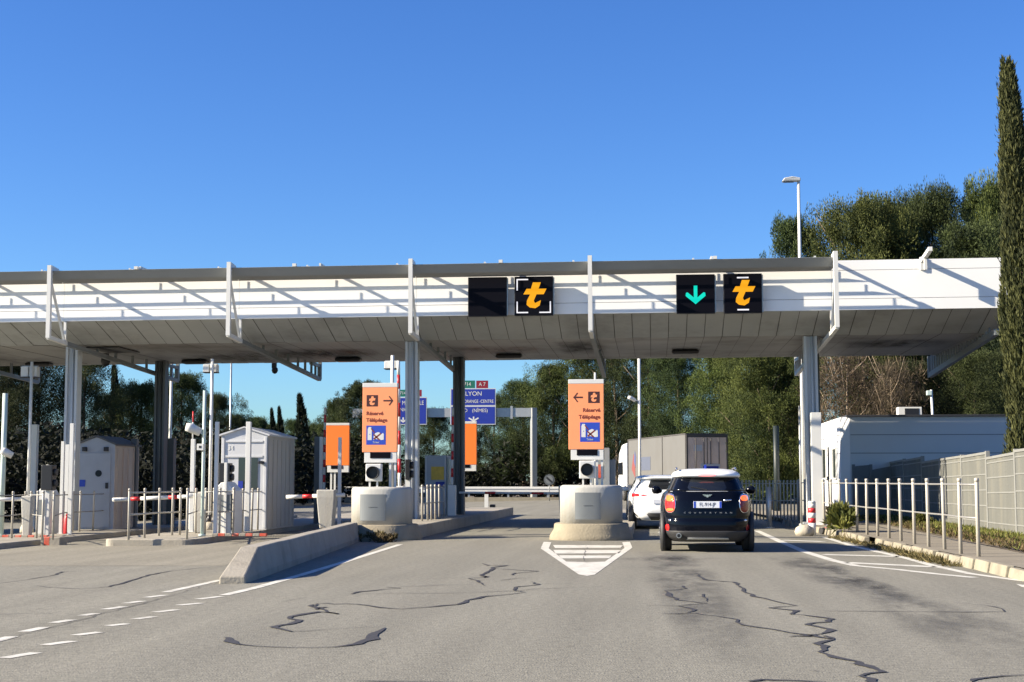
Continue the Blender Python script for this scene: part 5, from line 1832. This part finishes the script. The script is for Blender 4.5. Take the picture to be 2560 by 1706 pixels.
# motorway sign gantry
YG2 = 116.0
xg = X(1334, YG2)
t = thing('sign_gantry', 'motorway sign gantry with a square pillar and a long grey beam', 'gantry', (xg, YG2, -0.1))
b = MB()
b.prism([(xg - .27, YG2 + .1, -.4), (xg - .08, YG2 - .25, -.4), (xg + .28, YG2 - .1, -.4), (xg + .1, YG2 + .26, -.4)], (0, 0, Zh(1334, 1020, YG2) + .4))
b.build('pillar', 'galvanised', t)
z0, z1 = Zh(1200, 1043, YG2), Zh(1200, 1021, YG2)
b = MB()
b.box(X(880, YG2), xg - .1, YG2 - .08, YG2 + .15, z0, z1)
b.box(X(1279, YG2) - .1, X(1279, YG2) + .1, YG2 - .14, YG2 + .27, z0 - .15, z1 + .15)
b.build('beam', 'galvanised', t)
def dsign(px0, px1, rows, name, label, plates):
    Y = YG2 - .45
    x0, x1 = X(px0, Y), X(px1, Y)
    t = thing('direction_sign', label, 'direction sign', ((x0 + x1) / 2, Y, Zh(px0, rows[-1][1], Y)), 'blue motorway direction signs')
    for py0, py1 in rows:
        za, zb_ = Zh(px0, py1, Y), Zh(px0, py0, Y)
        b = MB()
        b.box(x0, x1, Y, Y + .06, za + .02, zb_ - .02)
        b.m = 1
        b.box(x0 + .07, x1 - .07, Y - .012, Y - .002, za + .09, zb_ - .09)
        b.build('panel', ['booth_wall', 'blue_sign'], t)
    for pa, pb, y0_, y1_, m_, s_ in plates:
        xa_, xb_ = X(pa, Y), X(pb, Y)
        za, zb_ = Zh(pa, y1_, Y), Zh(pa, y0_, Y)
        o = box(xa_, xb_, Y, Y + .05, za, zb_).build('number_panel', m_, t)
        text(s_, (zb_ - za) * .5, ((xa_ + xb_) / 2, Y - .008, (za + zb_) / 2), 'white', o, squash=.9)
    b = MB()
    for u in (.25, .75):
        b.box(x0 + (x1 - x0) * u - .06, x0 + (x1 - x0) * u + .06, Y + .061, Y + .35, Zh(px0, rows[-1][1], Y) + .1, Zh(px0, rows[0][0], Y) - .1)
    b.build('bracket', 'galvanised', t)
    return t, Y
def stext(t, Y, s_, px, py, hpx, sq=1.0, it=False, al='CENTER'):
    p = at_y(px, py, Y)
    return text(s_, hpx / FPX * Y, (p.x, Y - .02, p.z), 'white', t, squash=sq, align=al)
def darrow(t, Y, px, py):
    p = at_y(px, py, Y)
    b = MB()
    for s_ in (-1, 1):
        b.prism([(p.x, Y - .02, p.z - .2), (p.x + s_ * .42, Y - .02, p.z + .08), (p.x + s_ * .36, Y - .02, p.z + .16), (p.x, Y - .02, p.z - .04)][::s_], (0, .006, 0))
    b.prism([(p.x - .06, Y - .02, p.z - .05), (p.x + .06, Y - .02, p.z - .05), (p.x + .06, Y - .02, p.z + .22), (p.x - .06, Y - .02, p.z + .22)], (0, .006, 0))
    b.build('arrow', 'white', t)
t, Y = dsign(1125, 1239, [(971, 1016), (1015, 1063)], 'r', 'blue direction sign reading LYON on the right', [(1140, 1187, 952, 971, 'green_sign', 'E 714'), (1190, 1220, 952, 971, 'red_sign', 'A 7')])
stext(t, Y, 'LYON', 1184, 985, 11, 1.05)
stext(t, Y, 'ORANGE -CENTRE', 1234, 1004, 8.5, .76, al='RIGHT')
stext(t, Y, 'SUD', 1169, 1027, 9, .9, al='RIGHT')
stext(t, Y, '(NÎMES)', 1200, 1027, 9, .95)
darrow(t, Y, 1184, 1049)
t, Y = dsign(958, 1066, [(993, 1063)], 'l', 'blue direction sign behind the front middle column', [(985, 1018, 975, 992, 'green_sign', 'E 714'), (1022, 1053, 975, 992, 'red_sign', 'A 7')])
stext(t, Y, 'MARSEILLE', 1060, 1008, 11, .78, al='RIGHT')
stext(t, Y, 'NICE', 1012, 1025, 9, .9)
darrow(t, Y, 1008, 1051)
# street lamp behind the canopy on the right, small lamp, far mast
Y = 56.0
p = at_y(2010, 1202, Y)
zt = Zh(2010, 452, Y)
t = thing('street_lamp', 'tall white street lamp rising above the canopy in front of the pines', 'street lamp', (p.x, Y, 0.0))
b = MB()
b.tube([(p.x, Y, 0), (p.x, Y, zt * .5), (p.x, Y, zt)], [.10, .075, .055], 12)
b.build('pole', 'white', t)
x0, x1 = X(1967, Y), X(2015, Y)
b = MB()
b.prism([(x0, Y - .12, zt - .03), (x0 + .1, Y - .16, zt + .1), (x1 - .3, Y - .16, zt + .15), (x1, Y - .12, zt + .1), (x1, Y - .12, zt - .02)][::-1], (0, .28, 0))
b.build('lamp_head', 'white', t, bevel=0.03)
b = MB()
b.box(x0 + .06, x1 - .25, Y - .09, Y + .08, zt - .055, zt - .031)
b.build('lens', 'panel_grey', t)
Y = 62.0
t = thing('small_lamp', 'small pale green lamp head on a thin pole behind the flat roof', 'street lamp', (X(2337, Y), Y, .1))
b = MB()
b.tube([(X(2340, Y), Y, .1), (X(2338, Y), Y, 2.5), (X(2334, Y), Y, Zh(2334, 975, Y))], .05, 8)
b.build('pole', 'white', t)
box(X(2322, Y), X(2335, Y), Y - .1, Y + .1, Zh(2330, 989, Y), Zh(2330, 977, Y)).build('lamp_head', 'pale_green', t, bevel=0.02)
slim_post(573, 890, 1240, 4.5, 'galvanised', 'thin tall mast against the sky left of the dark hanging camera', None, name='mast', cat='mast', Y=88, dz=0, square=False)

# ------------------------------------------------------------------ plants
rng = np.random.default_rng(5)
def unit(v):
    return v / np.maximum(1e-6, np.linalg.norm(v, axis=-1, keepdims=True))
def blades(P, D, L, Wd, tint, m, name):
    # one thin diamond-shaped leaf tuft per point P, pointing along D
    n = len(P)
    s = unit(np.cross(D, rng.normal(size=(n, 3))))
    V = np.stack([P - s * Wd[:, None] * .35, P + D * L[:, None] * .45 - s * Wd[:, None] * .5, P + D * L[:, None], P + D * L[:, None] * .45 + s * Wd[:, None] * .5], 1).reshape(-1, 3)
    me = bpy.data.meshes.new(name)
    me.vertices.add(4 * n); me.loops.add(4 * n); me.polygons.add(n)
    me.vertices.foreach_set('co', V.astype(np.float32).ravel())
    me.loops.foreach_set('vertex_index', np.arange(4 * n, dtype=np.int32))
    me.polygons.foreach_set('loop_start', np.arange(0, 4 * n, 4, dtype=np.int32))
    me.polygons.foreach_set('loop_total', np.full(n, 4, dtype=np.int32))
    me.update()
    at = me.attributes.new('tint', 'FLOAT', 'POINT')
    at.data.foreach_set('value', np.repeat(np.clip(tint, 0, 1), 4).astype(np.float32))
    me.materials.append(MATS[m])
    me.validate()
    return me
def clumpy(C, Rr, per, L, Wd, up=.5, out=.6, flat=.75):
    # leaf tufts spread around clump centres C
    n = len(C)
    k = np.repeat(np.arange(n), per)
    dirs = unit(rng.normal(size=(n * per, 3)))
    rad = rng.random(n * per) ** .45
    off = dirs * rad[:, None] * Rr[k][:, None]
    off[:, 2] *= flat
    P = C[k] + off
    D = unit(dirs * out + np.array([0, 0, up]) + rng.normal(size=(n * per, 3)) * .35)
    tc_ = rng.random(n) * .6 + .1
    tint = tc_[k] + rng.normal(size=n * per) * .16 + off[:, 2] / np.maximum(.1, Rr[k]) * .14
    return P, D, L * (0.6 + .8 * rng.random(n * per)), Wd * (0.7 + .6 * rng.random(n * per)), tint
def trunk_mesh(H, r, lean, limbs, m, name='trunk'):
    b = MB()
    pts = [Vector((lean[0] * u * u, lean[1] * u * u, H * u)) for u in (0, .15, .35, .55, .75, .92)]
    b.tube(pts, [r * 1.25, r, r * .85, r * .65, r * .42, r * .2], 8)
    for u, ang, ln in limbs:
        p = Vector((lean[0] * u * u, lean[1] * u * u, H * u))
        dd = Vector((math.cos(ang), math.sin(ang), .45))
        b.tube([p, p + dd * ln * .5, p + dd * ln + Vector((0, 0, ln * .25))], [r * .4 * (1 - u * .5), r * .25 * (1 - u * .5), r * .08], 6)
    b_me = b.build(name, m)
    return b_me
protos = {}
def make_pine(key, H, Rc, seed, m, low=.18, ncl=260, per=340, spread=1.0, leaf=.135):
    global rng
    rng = np.random.default_rng(seed)
    random.seed(seed)
    C, Rr = [], []
    nl = 11
    lobes = []
    for i in range(nl):
        u = low + (1 - low) * (i + .3) / nl
        prof = math.sin(math.pi * min(1, (u - low) / (1 - low) * .82 + .17)) ** .75
        a = i * 2.4 + random.uniform(-.6, .6)
        rr = Rc * prof * random.uniform(.25, .8)
        lobes.append((np.array([math.cos(a) * rr, math.sin(a) * rr, H * u]), Rc * (.30 + .32 * prof) * random.uniform(.8, 1.2)))
    for i in range(ncl):
        c, r = lobes[i % nl]
        v = unit(rng.normal(size=3)) * r * rng.random() ** .33
        v[2] *= .85
        p = c + v
        p[2] = min(p[2], H - 1.0 + rng.random() * .4)
        if p[2] < H * low * .8: p[2] = H * low + rng.random()
        C.append(p)
        Rr.append(Rc * rng.uniform(.13, .24))
    # ragged leading shoots at the top
    for i in range(16):
        a = rng.random() * 6.28
        rr = Rc * .55 * rng.random()
        C.append(np.array([math.cos(a) * rr, math.sin(a) * rr, H * (.90 + .07 * rng.random()) - rr * .3]))
        Rr.append(Rc * .085)
    C, Rr = np.array(C), np.array(Rr)
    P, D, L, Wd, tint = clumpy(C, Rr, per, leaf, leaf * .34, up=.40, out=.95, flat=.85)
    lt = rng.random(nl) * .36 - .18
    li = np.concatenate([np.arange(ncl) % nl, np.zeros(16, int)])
    tint = tint + np.repeat(lt[li], per)
    # upright shoots all over the upper side of the lobes give the ragged outline
    C2 = []
    for c, r in lobes:
        for _ in range(13):
            v = unit(rng.normal(size=3))
            v[2] = abs(v[2]) * 1.1 + .15
            q = c + unit(v) * r * rng.uniform(.92, 1.12)
            q[2] = min(q[2], H * .965)
            C2.append(q)
    C2 = np.array(C2)
    B2 = clumpy(C2, np.full(len(C2), Rc * .075) * rng.uniform(.7, 1.35, len(C2)), 120, leaf, leaf * .3, up=.8, out=.7, flat=1.7)
    P, D, L, Wd, tint = (np.concatenate([a, c]) for a, c in zip((P, D, L, Wd, tint), B2))
    me = blades(P, D, L, Wd, tint, m, 'crown')
    t = bpy.data.objects.new('pine_tree', None)
    COL.objects.link(t)
    cr = bpy.data.objects.new('crown', me)
    COL.objects.link(cr)
    cr.parent = t
    limbs = [(random.uniform(.15, .8), random.uniform(0, 6.28), Rc * random.uniform(.4, .8)) for _ in range(9)]
    tr = trunk_mesh(H, H * .017, (random.uniform(-.5, .5), random.uniform(-.5, .5)), limbs, 'bark')
    tr.parent = t
    protos[key] = (t, H, Rc)
def make_cypress(key, H, Rc, seed, m, n, leaf, kind='cypress_tree', tips=1):
    global rng
    rng = np.random.default_rng(seed)
    u = rng.random(n) ** .85
    prof = np.minimum(1, (u + .03) * 7) * (1 - u ** 1.9) ** .80
    a = rng.random(n) * 6.283
    lump = 1 + .16 * np.sin(a * 5 + u * 23) + .10 * np.sin(a * 9 - u * 51)
    rr = Rc * prof * lump * (1 - .35 * rng.random(n) ** 2)
    lean = -.55 * (u ** 3) * Rc * 1.2
    P = np.stack([np.cos(a) * rr + lean, np.sin(a) * rr, u * H], 1)
    D = unit(np.stack([np.cos(a) * .38, np.sin(a) * .38, np.ones(n)], 1) + rng.normal(size=(n, 3)) * .18)
    tint = .38 + .35 * (lump - 1) / .2 + rng.normal(size=n) * .2
    me = blades(P, D, leaf * (.6 + .8 * rng.random(n)), leaf * .22 * (.7 + .6 * rng.random(n)), tint, m, 'crown')
    t = bpy.data.objects.new(kind, None)
    COL.objects.link(t)
    cr = bpy.data.objects.new('crown', me)
    COL.objects.link(cr)
    cr.parent = t
    tr = trunk_mesh(H * .97, H * .011, (-.5 * Rc, 0), [], 'bark')
    tr.parent = t
    protos[key] = (t, H, Rc)
def make_bare(key, H, Rc, seed):
    global rng
    rng = np.random.default_rng(seed)
    random.seed(seed)
    C = np.stack([rng.normal(size=90) * Rc * .45, rng.normal(size=90) * Rc * .4, H * (.25 + .72 * rng.random(90))], 1)
    P, D, L, Wd, tint = clumpy(C, np.full(90, Rc * .22), 90, .6, .035, up=.2, out=1.0, flat=.8)
    me = blades(P, D, L, Wd, tint, 'twigs', 'crown')
    t = bpy.data.objects.new('bare_tree', None)
    COL.objects.link(t)
    cr = bpy.data.objects.new('crown', me)
    COL.objects.link(cr)
    cr.parent = t
    limbs = [(random.uniform(.12, .85), random.uniform(0, 6.28), Rc * random.uniform(.6, 1.0)) for _ in range(14)]
    tr = trunk_mesh(H, H * .02, (random.uniform(-.6, .6), 0), limbs, 'bark_pale')
    tr.parent = t
    protos[key] = (t, H, Rc)
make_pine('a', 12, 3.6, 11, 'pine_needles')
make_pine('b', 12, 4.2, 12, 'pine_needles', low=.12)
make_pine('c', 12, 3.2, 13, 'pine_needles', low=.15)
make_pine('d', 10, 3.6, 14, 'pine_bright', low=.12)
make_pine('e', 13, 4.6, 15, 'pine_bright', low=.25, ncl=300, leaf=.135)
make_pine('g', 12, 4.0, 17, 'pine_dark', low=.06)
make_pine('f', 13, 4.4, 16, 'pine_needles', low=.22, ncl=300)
def make_tufted(key, H, Rc, seed, m, nt, per):
    global rng
    rng = np.random.default_rng(seed)
    u = rng.random(nt) ** .92
    prof = np.minimum(1, (u + .05) * 7) * np.clip(1 - u ** 2.3, 0, 1) ** .95
    a = rng.random(nt) * 6.283
    rr = Rc * prof * (.62 + .42 * rng.random(nt) ** .6) * (1 + .10 * np.sin(u * 17) + .07 * np.sin(u * 41 + 2))
    lean = -.62 * u ** 2 * Rc
    C = np.stack([np.cos(a) * rr + lean, np.sin(a) * rr, u * H * .985], 1)
    k = np.repeat(np.arange(nt), per)
    n = nt * per
    s_ = .055 + .05 * rng.random(nt)
    up_ = rng.random(n)
    off = rng.normal(size=(n, 3)) * (s_[k] * (1.15 - up_))[:, None]
    off[:, 2] = up_ * (.30 + .4 * rng.random(nt))[k] - .2
    out_ = np.stack([np.cos(a), np.sin(a), np.zeros(nt)], 1)[k] * (.10 * up_)[:, None]
    P = C[k] + off + out_
    D = unit(np.stack([np.cos(a)[k] * .30, np.sin(a)[k] * .30, np.ones(n)], 1) + rng.normal(size=(n, 3)) * .22)
    tint = (rng.random(nt) * .75)[k] + rng.normal(size=n) * .12 + .15 * up_
    me = blades(P, D, .14 * (.6 + .8 * rng.random(n)), .034 * (.7 + .6 * rng.random(n)), tint, m, 'crown')
    t = bpy.data.objects.new('cypress_tree', None)
    COL.objects.link(t)
    cr = bpy.data.objects.new('crown', me)
    COL.objects.link(cr)
    cr.parent = t
    tr = trunk_mesh(H * .95, H * .011, (-.5 * Rc, 0), [], 'bark')
    tr.parent = t
    protos[key] = (t, H, Rc)
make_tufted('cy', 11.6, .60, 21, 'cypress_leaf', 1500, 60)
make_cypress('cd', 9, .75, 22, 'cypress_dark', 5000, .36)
make_bare('br', 8, 4.2, 31)
used = set()
def plant(key, px, Y, top_y, wpx, label, cat, grp, rz=None, base=None, sx=None, kind=None):
    src, H, Rc = protos[key]
    x = X(px, Y)
    zb = ground_z(x) if base is None else base
    h = Zh(px, top_y, Y) - zb
    if key in used:
        t = copy_tree(src)
    else:
        t = src
        used.add(key)
    t.location = (x, Y, zb)
    w = wpx / FPX * Y / 2 / Rc
    if cat == 'pine tree':
        w = max(w, (.50 if Y < 83 and top_y < 560 else .80) * h / H)
    t.scale = (w, w, h / H)
    t.rotation_euler = (0, 0, random.uniform(0, 6.28) if rz is None else rz)
    tag(t, label, cat, grp)
    return t
random.seed(3)
GP = 'pine trees behind the toll plaza'
# (prototype, pixel column, distance, pixel row of the top, pixel width, label)
PINES = [
    ('g', 10, 88, 880, 230, 'dark dense pine behind the leftmost floodlight pole at the picture edge'),
    ('g', 95, 92, 800, 210, 'tall dark pine behind the broad white posts at far left'),
    ('g', 205, 90, 860, 210, 'dark pine rising behind the leftmost canopy column'),
    ('g', 262, 104, 985, 110, 'small dark pine below the left sky gap'),
    ('d', 350, 95, 955, 130, 'bright olive green pine just left of the left rear column'),
    ('a', 455, 98, 932, 140, 'pine with dark crown just right of the left rear column'),
    ('b', 540, 104, 985, 130, 'pine sloping down to the thin tall mast'),
    ('c', 590, 112, 1035, 90, 'lower pine just right of the thin tall mast'),
    ('a', 640, 125, 1042, 80, 'small pine behind the gable of the pale booth'),
    ('d', 668, 132, 1058, 70, 'low pine behind the ribbed side of the pale booth'),
    ('b', 735, 135, 1050, 80, 'pine between the twin cypresses and the tall cypress'),
    ('d', 792, 138, 1060, 60, 'low pine between the tall cypress and the thin striped barrier'),
    ('a', 845, 120, 1000, 130, 'pine rising behind the left blank orange board'),
    ('c', 905, 118, 950, 150, 'tall pine hidden behind the orange sign pointing right'),
    ('b', 965, 130, 1050, 110, 'low pine under the left blue direction sign'),
    ('a', 1085, 130, 1020, 110, 'pine between the two blue direction signs'),
    ('c', 1165, 134, 1005, 110, 'pine behind the numbers above the LYON sign'),
    ('b', 1235, 130, 985, 130, 'pine just right of the LYON sign'),
    ('f', 1310, 128, 950, 150, 'pine behind the gantry pillar'),
    ('a', 1385, 126, 910, 150, 'pine left of the sign pointing left'),
    ('e', 1462, 125, 840, 150, 'pine behind the sign pointing left'),
    ('b', 1545, 122, 850, 150, 'pine left of the tall white camera pole'),
    ('c', 1625, 118, 850, 150, 'pine behind the lorry cab'),
    ('f', 1700, 114, 860, 130, 'dark pine behind the middle of the lorry trailer'),
    ('d', 1810, 108, 860, 170, 'bright pine over the rear doors of the lorry'),
    ('e', 1900, 100, 830, 230, 'broad sunlit pine left of the right-hand column'),
    ('b', 1840, 112, 1000, 190, 'dark low pine beside the lorry rear'),
    ('a', 1960, 92, 960, 190, 'dark pine behind the close-set bar railing'),
    ('c', 2000, 76, 535, 165, 'pine with dark narrow crown behind the street lamp'),
    ('e', 2165, 74, 500, 340, 'big olive pine right of the street lamp above the canopy'),
    ('d', 2250, 78, 500, 220, 'bright pine above the single bracket on the canopy'),
    ('f', 2345, 76, 470, 190, 'dark pine with the highest crown above the canopy end'),
    ('a', 2440, 72, 560, 200, 'pine just left of the tall cypress'),
    ('d', 2500, 82, 450, 190, 'tall brownish green pine peeping out behind the cypress'),
    ('b', 2250, 84, 880, 260, 'dark pine behind the flat roof of the low building'),
    ('f', 2420, 84, 860, 280, 'dark pine behind the low building beside the cypress'),
    ('g', 2310, 67, 905, 230, 'dark low pine behind the rooftop unit and the end truss'),
    ('f', 2440, 66, 880, 220, 'dark pine between the end truss and the cypress'),
    ('d', 1925, 69, 872, 150, 'sunlit olive pine branches just left of the right-hand column'),
]
for k, px, Y, ty, w, lab in PINES:
    plant(k, px, Y, ty, w * 1.12, lab, 'pine tree', GP)
GCY = 'slender dark cypresses'
for px, Y, ty, w, lab in ((290, 100, 922, 42, 'dark cypress in the sky gap right of the leftmost column'), (684, 118, 1028, 26, 'left one of the twin cypresses behind the booth'), (703, 118, 1024, 27, 'right one of the twin cypresses behind the booth'), (759, 108, 993, 44, 'tall slender cypress right of the gabled booth')):
    plant('cd', px, Y, ty, w, lab, 'cypress', GCY, rz=0.0)
plant("cy", 2583, 36.5, 160, 102, 'tall narrow cypress in the foreground at the right picture edge', 'cypress', None, rz=0.0)
GB = 'bare brown trees behind the building'
for px, Y, ty, w, lab in ((2005, 70, 895, 130, 'bare brown tree left of the right-hand column'), (2120, 66, 880, 200, 'bare brown tree just right of the right-hand column'), (2235, 65, 915, 150, 'smaller bare brown tree over the front of the flat roof')):
    plant('br', px, Y, ty, w, lab, 'bare tree', GB)

def scatter(name, pts_fn, n, L, Wd, m, up=.9, out=.5):
    P = np.array([pts_fn() for _ in range(n)])
    D = unit(np.stack([rng.normal(size=n) * out, rng.normal(size=n) * out, np.full(n, up)], 1))
    me = blades(P, D, L * (.4 + .9 * rng.random(n)), Wd * (.6 + .8 * rng.random(n)), rng.random(n), m, name)
    o = bpy.data.objects.new(name, me)
    COL.objects.link(o)
    return o
rng = np.random.default_rng(77)
# far undergrowth that closes the view beneath the pine crowns
def ug():
    x = rng.uniform(-75, 45)
    Y = rng.uniform(124, 150)
    if x < -22: Y = rng.uniform(100, 128)
    z = 3.6 * rng.random() ** .8 * (1 + .25 * math.sin(x * .45) + .2 * math.sin(x * 1.1 + 2))
    return (x, Y, z - .3)
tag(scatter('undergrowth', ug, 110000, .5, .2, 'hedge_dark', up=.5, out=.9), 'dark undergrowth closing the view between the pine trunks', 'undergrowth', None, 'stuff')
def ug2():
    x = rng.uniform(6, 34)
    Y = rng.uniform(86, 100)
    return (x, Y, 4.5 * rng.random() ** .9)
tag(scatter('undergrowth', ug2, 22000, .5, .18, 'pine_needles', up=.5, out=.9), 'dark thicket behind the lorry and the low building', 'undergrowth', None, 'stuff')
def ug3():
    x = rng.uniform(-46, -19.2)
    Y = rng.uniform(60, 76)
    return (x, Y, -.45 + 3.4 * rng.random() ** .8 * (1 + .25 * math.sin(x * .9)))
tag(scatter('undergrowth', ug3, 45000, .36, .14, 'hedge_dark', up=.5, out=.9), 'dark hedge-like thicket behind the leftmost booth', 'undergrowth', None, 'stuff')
def vg():
    Y = rng.uniform(21, 50)
    x = 7.9 - abs(rng.normal()) * .55
    return (max(x, ex(Y) + .05), Y, .15)
tag(scatter('verge_grass', vg, 9000, .13, .022, 'shrub', out=.7), 'short green grass on the verge below the panel fence', 'grass', None, 'stuff')
def vd():
    Y = rng.uniform(21, 50)
    return (rng.uniform(ex(Y) + .05, 7.95), Y, .15)
tag(scatter('dry_grass', vd, 9000, .12, .022, 'weeds', out=.9), 'dry brown grass and litter on the verge', 'grass', None, 'stuff')
def kd():
    Y = abs(rng.normal()) * 1.6 + 25.2 if rng.random() < .45 else rng.uniform(24, 36)
    return (rx(Y) - abs(rng.normal()) * .10, Y, .0)
tag(scatter('kerb_weeds', kd, 3500, .14, .02, 'weeds', out=1.1, up=.6), 'dry weeds growing along the worn kerb', 'weeds', None, 'stuff')
def shrub(px, pyb, wpx, hpx, label, m, dz=.15, n=900, leaf=.16, name='shrub'):
    p = on_ground(px, pyb, dz)
    dep = p.y
    w, h = wpx / FPX * dep, hpx / FPX * dep
    k = 22
    C = np.stack([p.x + rng.normal(size=k) * w * .25, p.y + rng.normal(size=k) * w * .25, p.z + h * (.12 + .7 * rng.random(k))], 1) - np.array(p)
    per = n // k
    me = blades(*clumpy(C, np.full(k, w * .14), per, leaf, leaf * .3, up=.8, out=.7), m, name)
    o = bpy.data.objects.new(name, me)
    o.location = p
    COL.objects.link(o)
    return tag(o, label, 'shrub')
shrub(2103, 1330, 62, 66, 'green bush at the foot of the long steel railing', 'shrub', n=1000, leaf=.2)
shrub(2300, 1312, 34, 34, 'small green weed clump below the sunlit panel fence', 'shrub', n=700, leaf=.12)
shrub(925, 1354, 70, 22, 'dry weeds at the foot of the left concrete nose', 'weeds', dz=0, n=1300, leaf=.11, name='weed_clump')
shrub(960, 1356, 60, 15, 'low dry tuft just right of the weeds at the left nose', 'weeds', dz=0, n=800, leaf=.09, name='weed_clump')
